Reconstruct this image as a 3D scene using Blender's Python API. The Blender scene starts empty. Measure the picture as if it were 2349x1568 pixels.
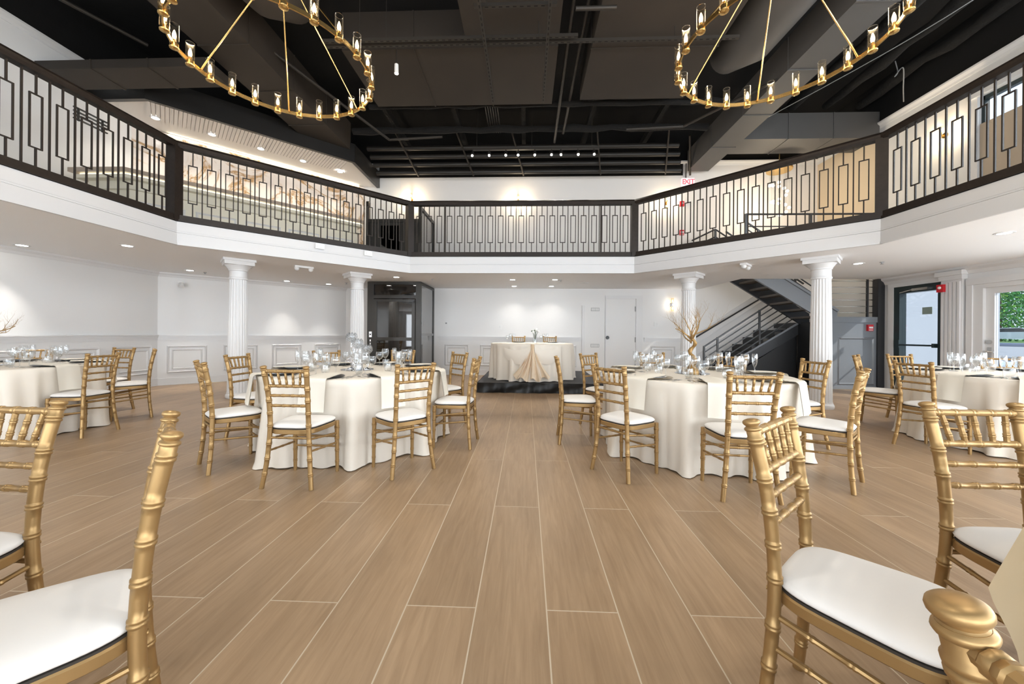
import bpy, math, random
from mathutils import Matrix, Vector
PI = math.pi
R = math.radians
scene = bpy.context.scene
COL = scene.collection

# ------------------------------------------------------------------ camera
CAM_H, FPX, W_PX, H_PX = 1.17, 850.0, 2349.0, 1568.0
HOR_Y, VP_X, ROLL = 765.2, 1207.0, 0.0075
YAW = math.atan((VP_X - W_PX / 2) / FPX)
cam_d = bpy.data.cameras.new('camera')
cam = bpy.data.objects.new('camera', cam_d)
COL.objects.link(cam)
cam_d.sensor_width = 36.0
cam_d.lens = FPX / W_PX * 36.0
cam_d.shift_y = (HOR_Y - H_PX / 2) / W_PX
cam_d.clip_start, cam_d.clip_end = 0.02, 400
cam.matrix_world = (Matrix.Translation((0, 0, CAM_H)) @ Matrix.Rotation(YAW, 4, 'Z')
                    @ Matrix.Rotation(PI / 2, 4, 'X') @ Matrix.Rotation(ROLL, 4, 'Z'))
scene.camera = cam


def px_x(x, y):
    """column of the 2349 px frame in which a plan point appears"""
    c, s = math.cos(YAW), math.sin(YAW)
    dx, dy = x * c + y * s, -x * s + y * c
    if dy < 0.2:
        return -9999
    return W_PX / 2 + FPX * dx / dy


# ------------------------------------------------------------------ world, colour, daylight
world = bpy.data.worlds.new('sky')
scene.world = world
world.use_nodes = True
wn = world.node_tree
wn.nodes.clear()
bg = wn.nodes.new('ShaderNodeBackground')
wo = wn.nodes.new('ShaderNodeOutputWorld')
bg.inputs[0].default_value = (0.70, 0.83, 1.0, 1)
bg.inputs[1].default_value = 1.35
wn.links.new(bg.outputs[0], wo.inputs[0])
scene.view_settings.view_transform = 'Standard'
scene.view_settings.look = 'None'
scene.view_settings.gamma = 1.0
scene.view_settings.use_curve_mapping = False
scene.view_settings.exposure = 0.06
try:
    scene.cycles.use_denoising = True
    scene.cycles.use_adaptive_sampling = True
    scene.cycles.adaptive_threshold = 0.10
    scene.cycles.adaptive_min_samples = 16
    scene.cycles.max_bounces = 8
    scene.cycles.diffuse_bounces = 4
    scene.cycles.glossy_bounces = 3
    scene.cycles.transparent_max_bounces = 14
    scene.cycles.caustics_reflective = False
    scene.cycles.caustics_refractive = False
    scene.cycles.sample_clamp_indirect = 6.0
except Exception:
    pass


def area_light(name, loc, rot, sx, sy, power, col):
    d = bpy.data.lights.new(name, 'AREA')
    d.shape = 'RECTANGLE'
    d.size, d.size_y, d.energy, d.color = sx, sy, power, col
    o = bpy.data.objects.new(name, d)
    COL.objects.link(o)
    o.location, o.rotation_euler = loc, rot
    return o


sun_d = bpy.data.lights.new('sun', 'SUN')
sun_d.energy, sun_d.angle, sun_d.color = 3.2, R(1.0), (1.0, 0.95, 0.86)
sun = bpy.data.objects.new('sun', sun_d)
COL.objects.link(sun)
SUN_E, SUN_A = R(35), R(40)                  # low sun from beyond the right wall
sun.rotation_euler = Vector((math.cos(SUN_E) * math.cos(SUN_A), -math.cos(SUN_E) * math.sin(SUN_A), math.sin(SUN_E))).to_track_quat('Z', 'Y').to_euler()

SKYC = (0.83, 0.915, 1.0)
XL, XR, YB, YF = -7.9, 7.9, 10.4, -3.4       # inner faces of the hall
ZC, ZS, ZT, ZW = 2.44, 2.77, 3.95, 5.92      # balcony underside, balcony floor, handrail top, crown
ZD = 6.9                                     # roof deck
LOW_WIN = [(3.3, 5.3, 0.5, 2.2), (0.4, 2.7, 0.5, 2.2), (-2.6, -0.3, 0.5, 2.2)]
UP_WIN = [(4.95, 6.78, 3.35, 5.36), (2.5, 4.2, 3.35, 5.36), (0.2, 1.9, 3.35, 5.36), (-2.4, -0.5, 3.35, 5.36)]
FRONT_WIN = [(-7.0, -4.6, 0.4, 2.25), (-4.0, -1.4, 0.4, 2.25), (-0.8, 1.8, 0.4, 2.25), (2.4, 4.8, 0.4, 2.25), (5.2, 7.4, 0.4, 2.25),
             (-6.6, -3.8, 3.3, 5.6), (-3.0, -0.3, 3.3, 5.6), (0.5, 3.2, 3.3, 5.6), (4.0, 6.8, 3.3, 5.6)]
for (a, b, c, d) in LOW_WIN:
    area_light('window_daylight', (XR + 0.04, (a + b) / 2, (c + d) / 2), (0, R(90), 0), d - c, b - a, (12 if a > 3 else 36) * (b - a) * (d - c), SKYC)
for (a, b, c, d) in UP_WIN[1:]:
    area_light('window_daylight', (XR + 0.04, (a + b) / 2, (c + d) / 2), (0, R(90), 0), d - c, b - a, 40 * (b - a) * (d - c), SKYC)
for (a, b, c, d) in FRONT_WIN:
    area_light('window_daylight', ((a + b) / 2, YF - 0.04, (c + d) / 2), (R(90), 0, 0), b - a, d - c, (26 if d < 3 else 9) * (b - a) * (d - c), SKYC)

# ------------------------------------------------------------------ materials
MATS = {}


def mat(name, col=(0.8, 0.8, 0.8), rough=0.5, metal=0.0, emit=None, estr=0.0, bump=0.0, bscale=40.0, var=0.0, vscale=3.0, spec=None, coat=0.0, sheen=0.0):
    m = bpy.data.materials.new(name)
    m.use_nodes = True
    nt = m.node_tree
    b = nt.nodes['Principled BSDF']
    b.inputs['Base Color'].default_value = (*col, 1)
    b.inputs['Roughness'].default_value = rough
    b.inputs['Metallic'].default_value = metal
    if spec is not None:
        b.inputs['Specular IOR Level'].default_value = spec
    if coat:
        b.inputs['Coat Weight'].default_value = coat
    if sheen:
        b.inputs['Sheen Weight'].default_value = sheen
    if emit:
        b.inputs['Emission Color'].default_value = (*emit, 1)
        b.inputs['Emission Strength'].default_value = estr
    tc = nt.nodes.new('ShaderNodeTexCoord')
    if var:
        n = nt.nodes.new('ShaderNodeTexNoise')
        n.inputs['Scale'].default_value = vscale
        n.inputs['Detail'].default_value = 5
        nt.links.new(tc.outputs['Object'], n.inputs['Vector'])
        mx = nt.nodes.new('ShaderNodeMix')
        mx.data_type = 'RGBA'
        mx.inputs[6].default_value = (*[max(0, c * (1 - var)) for c in col], 1)
        mx.inputs[7].default_value = (*[min(1, c * (1 + var)) for c in col], 1)
        nt.links.new(n.outputs['Fac'], mx.inputs[0])
        nt.links.new(mx.outputs[2], b.inputs['Base Color'])
    if bump:
        n2 = nt.nodes.new('ShaderNodeTexNoise')
        n2.inputs['Scale'].default_value = bscale
        n2.inputs['Detail'].default_value = 4
        nt.links.new(tc.outputs['Object'], n2.inputs['Vector'])
        bp = nt.nodes.new('ShaderNodeBump')
        bp.inputs['Strength'].default_value = bump
        bp.inputs['Distance'].default_value = 0.01
        nt.links.new(n2.outputs['Fac'], bp.inputs['Height'])
        nt.links.new(bp.outputs['Normal'], b.inputs['Normal'])
    MATS[name] = m
    return m


mat('white_paint', (0.82, 0.815, 0.805), 0.55)
mat('trim_white', (0.77, 0.765, 0.76), 0.38)
mat('ceiling_white', (0.95, 0.945, 0.94), 0.7)
mat('upper_wall', (0.82, 0.79, 0.76), 0.6)
mat('tan_wall', (0.72, 0.60, 0.44), 0.6)
mat('black_ceiling', (0.0025, 0.0022, 0.002), 0.9, bump=0.3, bscale=12)
mat('duct_dark', (0.026, 0.0195, 0.014), 0.7, var=0.25, vscale=1.5)
mat('duct_grey', (0.085, 0.082, 0.080), 0.6, var=0.15, vscale=1.2)
mat('pipe_dark', (0.016, 0.0135, 0.011), 0.5)
mat('strut_dark', (0.036, 0.031, 0.026), 0.5, metal=0.3)
mat('insulation_dark', (0.004, 0.0036, 0.0032), 0.95, bump=1.0, bscale=25)
mat('rail_wood', (0.020, 0.014, 0.011), 0.45, var=0.5, vscale=18, bump=0.1, bscale=40, spec=.3)
mat('rail_iron', (0.026, 0.019, 0.015), 0.5, spec=.3)
mat('gold_paint', (0.40, 0.255, 0.108), 0.40, metal=0.65, var=0.10, vscale=9)
mat('gold_dark', (0.33, 0.20, 0.075), 0.45, metal=0.6)
mat('brass', (0.78, 0.52, 0.20), 0.26, metal=1.0)
mat('cushion', (0.83, 0.805, 0.775), 0.55)
mat('cushion_edge', (0.035, 0.028, 0.022), 0.7)
mat('cloth', (0.80, 0.735, 0.64), 0.55)
mat('napkin_cloth', (0.83, 0.78, 0.68), 0.6)
mat('napkin_warm', (0.86, 0.74, 0.52), 0.6)
mat('satin', (0.84, 0.70, 0.53), 0.33)
mat('charger_black', (0.018, 0.018, 0.020), 0.30)
mat('charger_rim', (0.50, 0.42, 0.30), 0.35, metal=0.6)
mat('porcelain', (0.86, 0.855, 0.84), 0.2, coat=0.4)
mat('steel', (0.72, 0.71, 0.69), 0.18, metal=1.0)
mat('chrome', (0.85, 0.85, 0.86), 0.08, metal=1.0)
mat('mirror', (0.86, 0.87, 0.88), 0.03, metal=1.0)
mat('black_metal', (0.016, 0.015, 0.014), 0.32)
mat('bronze_black', (0.030, 0.027, 0.023), 0.35, metal=0.2)
mat('stage_top', (0.035, 0.035, 0.038), 0.6)
mat('stage_skirt', (0.0035, 0.0035, 0.0035), 0.4)
mat('stair_grey', (0.20, 0.215, 0.235), 0.35, coat=0.2)
mat('stair_dark', (0.030, 0.031, 0.034), 0.35)
mat('stair_black', (0.012, 0.012, 0.013), 0.45)
mat('tread_brown', (0.10, 0.085, 0.07), 0.45)
mat('red_plastic', (0.62, 0.02, 0.03), 0.4)
mat('white_plastic', (0.82, 0.82, 0.81), 0.4)
mat('grey_plastic', (0.30, 0.30, 0.30), 0.5)
mat('vent_grey', (0.33, 0.33, 0.33), 0.5)
mat('fascia_white', (0.66, 0.66, 0.665), 0.45)
mat('bar_cream', (0.82, 0.77, 0.64), 0.5)
mat('bar_top', (0.42, 0.34, 0.27), 0.35)
mat('curtain_tan', (0.50, 0.41, 0.31), 0.8)
mat('leaf_dark', (0.03, 0.07, 0.025), 0.5)
mat('petal_white', (0.85, 0.84, 0.80), 0.6)
mat('dark_green_frame', (0.018, 0.032, 0.034), 0.35)
mat('exterior_wall', (0.44, 0.48, 0.54), 0.7)
mat('terrace', (0.55, 0.54, 0.50), 0.8)
mat('lawn', (0.12, 0.26, 0.06), 0.9)
mat('road', (0.36, 0.37, 0.39), 0.9)
mat('car_paint', (0.55, 0.62, 0.64), 0.25, metal=0.5, coat=0.5)
mat('car_glass', (0.02, 0.03, 0.035), 0.1)
mat('rubber', (0.015, 0.015, 0.015), 0.8)
mat('rail_blue', (0.22, 0.26, 0.36), 0.4)
mat('leaf_light', (0.22, 0.52, 0.06), 0.6)
mat('leaf_mid', (0.06, 0.33, 0.06), 0.6)
mat('leaf_deep', (0.02, 0.17, 0.05), 0.6)
mat('bark', (0.09, 0.06, 0.04), 0.9)
mat('sign_green', (0.30, 0.38, 0.33), 0.5)
mat('grout', (0.58, 0.49, 0.37), 0.8)
WARM = (1.0, 0.62, 0.28)
mat('lamp_glow', (1, 0.9, 0.75), 0.5, emit=(1.0, 0.70, 0.36), estr=18)
mat('downlight_glow', (1, 1, 1), 0.5, emit=(1.0, 0.97, 0.90), estr=22)
mat('spot_glow', (1, 1, 1), 0.5, emit=(1.0, 0.93, 0.80), estr=25)
mat('led_glow', (1, 1, 1), 0.5, emit=(1.0, 0.95, 0.72), estr=4)
mat('bubble_glow', (1, 1, 1), 0.5, emit=(1.0, 0.88, 0.66), estr=7)
mat('exit_white', (0.9, 0.85, 0.85), 0.5, emit=(1.0, 0.8, 0.8), estr=0.5)
mat('exit_red', (0.8, 0.03, 0.05), 0.5, emit=(1.0, 0.05, 0.08), estr=1.2)


def glass_mat(name, tint=(0.97, 0.98, 0.98), base=0.05, edge=0.55, rough=0.02, facing=0.25):
    m = bpy.data.materials.new(name)
    m.use_nodes = True
    nt = m.node_tree
    nt.nodes.clear()
    out = nt.nodes.new('ShaderNodeOutputMaterial')
    tr = nt.nodes.new('ShaderNodeBsdfTransparent')
    tr.inputs[0].default_value = (*tint, 1)
    gl = nt.nodes.new('ShaderNodeBsdfGlossy')
    gl.inputs['Roughness'].default_value = rough
    gl.inputs[0].default_value = (1, 1, 1, 1)
    lw = nt.nodes.new('ShaderNodeLayerWeight')
    lw.inputs[0].default_value = facing
    mr = nt.nodes.new('ShaderNodeMapRange')
    mr.inputs['To Min'].default_value = base
    mr.inputs['To Max'].default_value = edge
    pw = nt.nodes.new('ShaderNodeMath')
    pw.operation = 'POWER'
    pw.inputs[1].default_value = 1.7
    nt.links.new(lw.outputs['Facing'], pw.inputs[0])
    nt.links.new(pw.outputs[0], mr.inputs['Value'])
    mx = nt.nodes.new('ShaderNodeMixShader')
    nt.links.new(mr.outputs[0], mx.inputs[0])
    nt.links.new(tr.outputs[0], mx.inputs[1])
    nt.links.new(gl.outputs[0], mx.inputs[2])
    nt.links.new(mx.outputs[0], out.inputs[0])
    MATS[name] = m
    return m


glass_mat('glass', (.965, .972, .975), base=0.05, edge=0.95, rough=.06, facing=0.36)
glass_mat('shade_glass', (0.99, 0.96, 0.90), 0.010, 0.16, 0.30, 0.25)
glass_mat('window_glass', (0.96, 0.98, 1.0), 0.03, 0.4, 0.01, 0.2)
glass_mat('crystal', (0.93, 0.94, 0.95), 0.16, 0.8, 0.06, 0.5)
glass_mat('smoked_glass', (0.20, 0.13, 0.08), 0.07, 0.5, 0.03, 0.2)
glass_mat('grey_glass', (0.50, 0.49, 0.47), 0.35, 0.75, 0.02, 0.3)


def wood_floor():
    m = bpy.data.materials.new('oak_plank')
    m.use_nodes = True
    nt = m.node_tree
    b = nt.nodes['Principled BSDF']
    L = nt.links.new
    tc = nt.nodes.new('ShaderNodeTexCoord')
    oi = nt.nodes.new('ShaderNodeObjectInfo')
    off = nt.nodes.new('ShaderNodeVectorMath')
    off.operation = 'SCALE'
    L(oi.outputs['Location'], off.inputs[0])
    off.inputs['Scale'].default_value = 7.31
    add = nt.nodes.new('ShaderNodeVectorMath')
    add.operation = 'ADD'
    L(tc.outputs['Object'], add.inputs[0])
    L(off.outputs[0], add.inputs[1])
    mp = nt.nodes.new('ShaderNodeMapping')
    mp.inputs['Scale'].default_value = (17, 1.1, 1)
    L(add.outputs[0], mp.inputs[0])
    n1 = nt.nodes.new('ShaderNodeTexNoise')
    n1.inputs['Scale'].default_value = 2.2
    n1.inputs['Detail'].default_value = 5
    n1.inputs['Roughness'].default_value = 0.62
    n1.inputs['Distortion'].default_value = 0.9
    L(mp.outputs[0], n1.inputs['Vector'])
    mp2 = nt.nodes.new('ShaderNodeMapping')
    mp2.inputs['Scale'].default_value = (3.0, 0.8, 1)
    L(add.outputs[0], mp2.inputs[0])
    n2 = nt.nodes.new('ShaderNodeTexNoise')
    n2.inputs['Scale'].default_value = 1.3
    n2.inputs['Detail'].default_value = 3
    L(mp2.outputs[0], n2.inputs['Vector'])
    r1 = nt.nodes.new('ShaderNodeValToRGB')
    r1.color_ramp.elements[0].position = 0.30
    r1.color_ramp.elements[0].color = (0.325, 0.216, 0.128, 1)
    r1.color_ramp.elements[1].position = 0.68
    r1.color_ramp.elements[1].color = (0.42, 0.292, 0.181, 1)
    L(n1.outputs['Fac'], r1.inputs[0])
    mx = nt.nodes.new('ShaderNodeMix')
    mx.data_type = 'RGBA'
    mx.blend_type = 'MULTIPLY'
    mx.inputs[0].default_value = 1.0
    r2 = nt.nodes.new('ShaderNodeValToRGB')
    r2.color_ramp.elements[0].position = 0.35
    r2.color_ramp.elements[0].color = (0.86, 0.84, 0.81, 1)
    r2.color_ramp.elements[1].position = 0.7
    r2.color_ramp.elements[1].color = (1.06, 1.05, 1.03, 1)
    L(n2.outputs['Fac'], r2.inputs[0])
    L(r1.outputs[0], mx.inputs[6])
    L(r2.outputs[0], mx.inputs[7])
    hs = nt.nodes.new('ShaderNodeHueSaturation')
    mr = nt.nodes.new('ShaderNodeMapRange')
    mr.inputs['To Min'].default_value = 0.93
    mr.inputs['To Max'].default_value = 1.07
    L(oi.outputs['Random'], mr.inputs['Value'])
    L(mr.outputs[0], hs.inputs['Value'])
    L(mx.outputs[2], hs.inputs['Color'])
    L(hs.outputs[0], b.inputs['Base Color'])
    b.inputs['Roughness'].default_value = 0.36
    b.inputs['Specular IOR Level'].default_value = 0.5
    bp = nt.nodes.new('ShaderNodeBump')
    bp.inputs['Strength'].default_value = 0.06
    bp.inputs['Distance'].default_value = 0.004
    L(n1.outputs['Fac'], bp.inputs['Height'])
    L(bp.outputs[0], b.inputs['Normal'])
    MATS['oak_plank'] = m


def marble():
    m = bpy.data.materials.new('marble')
    m.use_nodes = True
    nt = m.node_tree
    b = nt.nodes['Principled BSDF']
    L = nt.links.new
    tc = nt.nodes.new('ShaderNodeTexCoord')
    n = nt.nodes.new('ShaderNodeTexNoise')
    n.inputs['Scale'].default_value = 0.9
    n.inputs['Detail'].default_value = 9
    n.inputs['Roughness'].default_value = 0.6
    n.inputs['Distortion'].default_value = 1.6
    L(tc.outputs['Object'], n.inputs['Vector'])
    r = nt.nodes.new('ShaderNodeValToRGB')
    cr = r.color_ramp
    cr.elements[0].position = 0.44
    cr.elements[0].color = (0.80, 0.73, 0.67, 1)
    cr.elements[1].position = 0.56
    cr.elements[1].color = (0.80, 0.73, 0.67, 1)
    e = cr.elements.new(0.505)
    e.color = (0.42, 0.24, 0.09, 1)
    e = cr.elements.new(0.485)
    e.color = (0.70, 0.58, 0.46, 1)
    L(n.outputs['Fac'], r.inputs[0])
    L(r.outputs[0], b.inputs['Base Color'])
    b.inputs['Roughness'].default_value = 0.15
    MATS['marble'] = m


wood_floor()
marble()


# ------------------------------------------------------------------ mesh builder
class MB:
    def __init__(s):
        s.v, s.f = [], []

    def add(s, vs, fs):
        k = len(s.v)
        s.v += [tuple(p) for p in vs]
        s.f += [tuple(i + k for i in f) for f in fs]
        return s

    def box(s, x0, x1, y0, y1, z0, z1):
        return s.add([(x, y, z) for z in (z0, z1) for y in (y0, y1) for x in (x0, x1)],
                     [(0, 2, 3, 1), (4, 5, 7, 6), (0, 1, 5, 4), (2, 6, 7, 3), (0, 4, 6, 2), (1, 3, 7, 5)])

    def prism(s, pts, z0, z1):
        n = len(pts)
        a = sum(pts[i][0] * pts[(i + 1) % n][1] - pts[(i + 1) % n][0] * pts[i][1] for i in range(n))
        if a < 0:
            pts = pts[::-1]
        vs = [(x, y, z0) for x, y in pts] + [(x, y, z1) for x, y in pts]
        return s.add(vs, [tuple(range(n - 1, -1, -1)), tuple(range(n, 2 * n))] +
                     [(i, (i + 1) % n, n + (i + 1) % n, n + i) for i in range(n)])

    def extr(s, pts, dr):
        """planar polygon (3-D points) pushed along dr"""
        n = len(pts)
        vs = [tuple(p) for p in pts] + [(p[0] + dr[0], p[1] + dr[1], p[2] + dr[2]) for p in pts]
        return s.add(vs, [tuple(range(n - 1, -1, -1)), tuple(range(n, 2 * n))] +
                     [(i, (i + 1) % n, n + (i + 1) % n, n + i) for i in range(n)])

    def bar(s, a, b, w, d=None, up=(0, 0, 1)):
        """square bar from a to b: w across, d along the up side"""
        d = d or w
        a, b, up = Vector(a), Vector(b), Vector(up)
        t = (b - a).normalized()
        if abs(t.dot(up)) > 0.98:
            up = Vector((0, 1, 0))
        u = t.cross(up).normalized()
        v = u.cross(t).normalized()
        q = [u * w / 2 + v * d / 2, -u * w / 2 + v * d / 2, -u * w / 2 - v * d / 2, u * w / 2 - v * d / 2]
        return s.add([a + k for k in q] + [b + k for k in q],
                     [(0, 1, 2, 3), (7, 6, 5, 4)] + [(i, i + 4, (i + 1) % 4 + 4, (i + 1) % 4) for i in range(4)])

    def tube(s, path, rad, n=10, caps=True):
        P = [Vector(p) for p in path]
        if not hasattr(rad, '__len__'):
            rad = [rad] * len(P)
        T = []
        for i in range(len(P)):
            t = P[min(i + 1, len(P) - 1)] - P[max(i - 1, 0)]
            T.append(t.normalized() if t.length > 1e-9 else Vector((0, 0, 1)))
        ref = Vector((1, 0, 0)) if abs(T[0].x) < 0.8 else Vector((0, 1, 0))
        u = (ref - T[0] * ref.dot(T[0])).normalized()
        vs, k = [], 0
        for i, p in enumerate(P):
            u = (u - T[i] * u.dot(T[i])).normalized()
            w = T[i].cross(u)
            for j in range(n):
                a = 2 * PI * j / n
                vs.append(p + (u * math.cos(a) + w * math.sin(a)) * rad[i])
        fs = []
        for i in range(len(P) - 1):
            for j in range(n):
                a, b = i * n + j, i * n + (j + 1) % n
                fs.append((a, b, b + n, a + n))
        if caps:
            fs.append(tuple(range(n - 1, -1, -1)))
            fs.append(tuple(range((len(P) - 1) * n, len(P) * n)))
        return s.add(vs, fs)

    def lathe(s, prof, n=24, c=(0, 0, 0), close=False):
        """profile of (r, z) pairs turned about z"""
        vs, fs = [], []
        for r, z in prof:
            for j in range(n):
                a = 2 * PI * j / n
                vs.append((c[0] + r * math.cos(a), c[1] + r * math.sin(a), c[2] + z))
        m = len(prof)
        for i in range(m if close else m - 1):
            for j in range(n):
                a, b = i * n + j, i * n + (j + 1) % n
                a2, b2 = ((i + 1) % m) * n + j, ((i + 1) % m) * n + (j + 1) % n
                fs.append((a, b, b2, a2))
        if not close:
            fs.append(tuple(range(n - 1, -1, -1)))
            fs.append(tuple(range((m - 1) * n, m * n)))
        return s.add(vs, fs)

    def sphere(s, c, r, n=10, m=6, sz=1.0):
        prof = [(max(1e-4, r * math.sin(PI * i / m)), -r * sz * math.cos(PI * i / m)) for i in range(m + 1)]
        return s.lathe(prof, n, c)

    def grid(s, fn, nu, nv, wrap=False):
        vs = [fn(i / nu, j / nv) for j in range(nv + 1) for i in range(nu + (0 if wrap else 1))]
        w = nu if wrap else nu + 1
        fs = []
        for j in range(nv):
            for i in range(nu):
                a, b = j * w + i, j * w + (i + 1) % w
                fs.append((a, b, b + w, a + w))
        return s.add(vs, fs)

    def frame(s, w, h, t, d, x=0, z=0, y=0):
        """picture-frame moulding in the xz plane, proud of y by -d"""
        o = [(x - w / 2, z - h / 2), (x + w / 2, z - h / 2), (x + w / 2, z + h / 2), (x - w / 2, z + h / 2)]
        i_ = [(x - w / 2 + t, z - h / 2 + t), (x + w / 2 - t, z - h / 2 + t), (x + w / 2 - t, z + h / 2 - t), (x - w / 2 + t, z + h / 2 - t)]
        m_ = [((a[0] + b[0]) / 2, (a[1] + b[1]) / 2) for a, b in zip(o, i_)]
        vs = [(p[0], y, p[1]) for p in o] + [(p[0], y - d, p[1]) for p in m_] + [(p[0], y, p[1]) for p in i_]
        fs = []
        for k in range(4):
            l = (k + 1) % 4
            fs += [(k, l, l + 4, k + 4), (k + 4, l + 4, l + 8, k + 8)]
        return s.add(vs, fs)

    def mesh(s, name, material, smooth=None):
        me = bpy.data.meshes.new(name)
        me.from_pydata(s.v, [], s.f)
        if material:
            me.materials.append(MATS[material])
        if smooth is not None:
            me.polygons.foreach_set('use_smooth', [True] * len(me.polygons))
            me.set_sharp_from_angle(angle=R(smooth))
        me.update()
        return me


def link(name, me, parent=None, loc=None, rz=None):
    o = bpy.data.objects.new(name, me)
    COL.objects.link(o)
    if parent is not None:
        o.parent = parent
    if loc is not None:
        o.location = loc
    if rz is not None:
        o.rotation_euler = (0, 0, rz)
    return o


def part(name, mb, material, parent=None, smooth=None, loc=None, rz=None):
    return link(name, mb.mesh(name, material, smooth), parent, loc, rz)


def tag(o, label, cat, group=None):
    o['label'], o['category'] = label, cat
    if group:
        o['group'] = group
    return o


def thing(name, label, cat, loc=(0, 0, 0), rz=0.0, group=None):
    o = bpy.data.objects.new(name, None)
    COL.objects.link(o)
    o.empty_display_size = 0.1
    o.location, o.rotation_euler = loc, (0, 0, rz)
    return tag(o, label, cat, group)


def single(name, mb, material, label, cat, loc=(0, 0, 0), rz=0.0, smooth=None, group=None):
    return tag(part(name, mb, material, None, smooth, loc, rz), label, cat, group)


def struct(name, mb, material, parent=None, smooth=None):
    o = part(name, mb, material, parent, smooth)
    if parent is None:
        o['kind'] = 'structure'
    return o


def copy_tree(o, parent=None):
    c = o.copy()
    COL.objects.link(c)
    c.parent = parent
    for ch in list(o.children):
        copy_tree(ch, c)
    return c


def wall_mb(axis, pos, out, u0, u1, z0, z1, holes):
    """wall plate in a plane x=pos or y=pos, thickness towards out, with rectangular openings"""
    mb = MB()
    us = sorted({u0, u1} | {h[0] for h in holes} | {h[1] for h in holes})
    for a, b in zip(us, us[1:]):
        m = (a + b) / 2
        hs = sorted([(h[2], h[3]) for h in holes if h[0] <= m <= h[1]])
        z = z0
        for c, d in hs + [(z1, z1)]:
            if c > z + 1e-6:
                p0, p1 = min(pos, pos + out), max(pos, pos + out)
                if axis == 'x':
                    mb.box(p0, p1, a, b, z, c)
                else:
                    mb.box(a, b, p0, p1, z, c)
            z = max(z, d)
    return mb


rng = random.Random(7)

# ------------------------------------------------------------------ floor with oak planks
floor = struct('floor', MB().box(XL - .2, XR + .2, YF - .2, YB + .2, -0.2, -0.0005), 'grout')
PW, PL, GAP = 0.3005, 1.86, 0.0058
plank_me = MB().box(-PW / 2 + GAP / 2, PW / 2 - GAP / 2, -PL / 2 + GAP / 2, PL / 2 - GAP / 2, -0.012, 0.0).mesh('plank', 'oak_plank')
cells = []
i0 = int(math.floor((XL - 0.095) / PW)) - 1
for i in range(i0, i0 + 56):
    xc = 0.095 + (i + 0.5) * PW
    if not (XL < xc < XR):
        continue
    base = 2.51 if i % 2 else 1.576          # joint rows read off the floor
    for j in range(-4, 7):
        yc = base + PL * (j + 0.5)
        if not (YF + .3 < yc < YB + .5):
            continue
        if xc < XL + 2.6 and yc > xc + 16.0:      # behind the diagonal wall
            continue
        d = math.hypot(xc, yc)
        px = [px_x(xc + a, yc + b) for a in (-PW / 2, PW / 2) for b in (-PL / 2, PL / 2)]
        vis = max(px) > 0 and min(px) < W_PX and yc + PL / 2 > 0.8 and max(px) > -5000
        cells.append((not vis, d, xc, yc))
cells.sort()
far = MB()
for k, (hid, d, xc, yc) in enumerate(cells):
    if k < 290 and not hid:
        link('plank', plank_me, floor, (xc, yc, 0))
    else:
        far.box(xc - PW / 2 + GAP / 2, xc + PW / 2 - GAP / 2, yc - PL / 2 + GAP / 2, yc + PL / 2 - GAP / 2, -0.012, 0)
if far.v:
    o = part('plank_field', far, 'oak_plank', floor)
    o['kind'] = 'stuff'

# ------------------------------------------------------------------ walls
DW0, DW1 = (XL, 7.65), (-5.15, YB)           # diagonal wall of the left corner
wall_left = struct('wall_left', MB().box(XL - .15, XL, YF, 7.65, 0, 5.95), 'white_paint')
wall_corner = struct('wall_corner', MB().prism([DW0, DW1, (DW1[0], DW1[1] + .2), (DW0[0] - .2, DW0[1] + .0)], 0, 5.95), 'white_paint')
DOORB = (2.19, 3.14, 0.0, 2.19)
wall_back = struct('wall_back', wall_mb('y', YB, 0.15, -5.2, XR, 0, 5.95, [DOORB]), 'white_paint')
EXIT = (7.34, 8.26, 0.0, 2.22)
GDOOR = (5.70, 6.84, 0.0, 2.09)
wall_right = struct('wall_right', wall_mb('x', XR, 0.18, YF, YB + .15, 0, 5.95, [EXIT, GDOOR] + LOW_WIN + UP_WIN), 'white_paint')
wall_front = struct('wall_front', wall_mb('y', YF, -0.18, XL - .15, XR + .15, 0, 5.95, FRONT_WIN), 'white_paint')
ceiling = struct('ceiling', MB().box(XL - .2, XR + .2, YF - .2, YB + .2, ZD, ZD + .1), 'black_ceiling')
mb = MB()
for x0, x1, y0, y1 in ((XL - .2, XL, YF, YB + .2), (XR, XR + .2, YF, YB + .2), (XL, XR, YB, YB + .2), (XL, XR, YF - .2, YF)):
    mb.box(x0, x1, y0, y1, 5.95, ZD)
mb.prism([DW0, DW1, (DW1[0], DW1[1] + .2), (DW0[0] - .2, DW0[1])], 5.95, ZD)
struct('wall_parapet', mb, 'black_ceiling')
mb = MB().box(-3.6, XR, YB - .004, YB, ZS, 5.82)
struct('wall_upper', mb, 'upper_wall')
struct('wall_bulkhead', MB().box(-4.2, 4.28, YB - .03, YB - .005, 5.57, ZD), 'black_ceiling')
struct('wall_tan', MB().box(XR - .004, XR, 8.72, YB, ZS, 5.82), 'tan_wall')

# balcony slab: octagonal opening over the floor
OCT = [(-5.1, 5.2), (-2.45, 7.7), (2.21, 7.7), (4.81, 5.22)]
SY0 = -1.2
mb = MB()
mb.box(XL, OCT[0][0], YF, OCT[0][1], ZC, ZS)
mb.prism([(XL, 5.2), OCT[0], OCT[1], (-2.45, YB), DW1, DW0], ZC, ZS)
mb.box(-2.45, 2.21, 7.7, YB, ZC, ZS)
mb.prism([OCT[2], OCT[3], (4.81, 8.5), (4.76, YB), (2.21, YB)], ZC, ZS)
mb.box(4.81, XR, 5.22, 8.5, ZC, ZS)
mb.box(OCT[3][0], XR, YF, OCT[3][1], ZC, ZS)
struct('balcony_slab', mb, 'ceiling_white')

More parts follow.
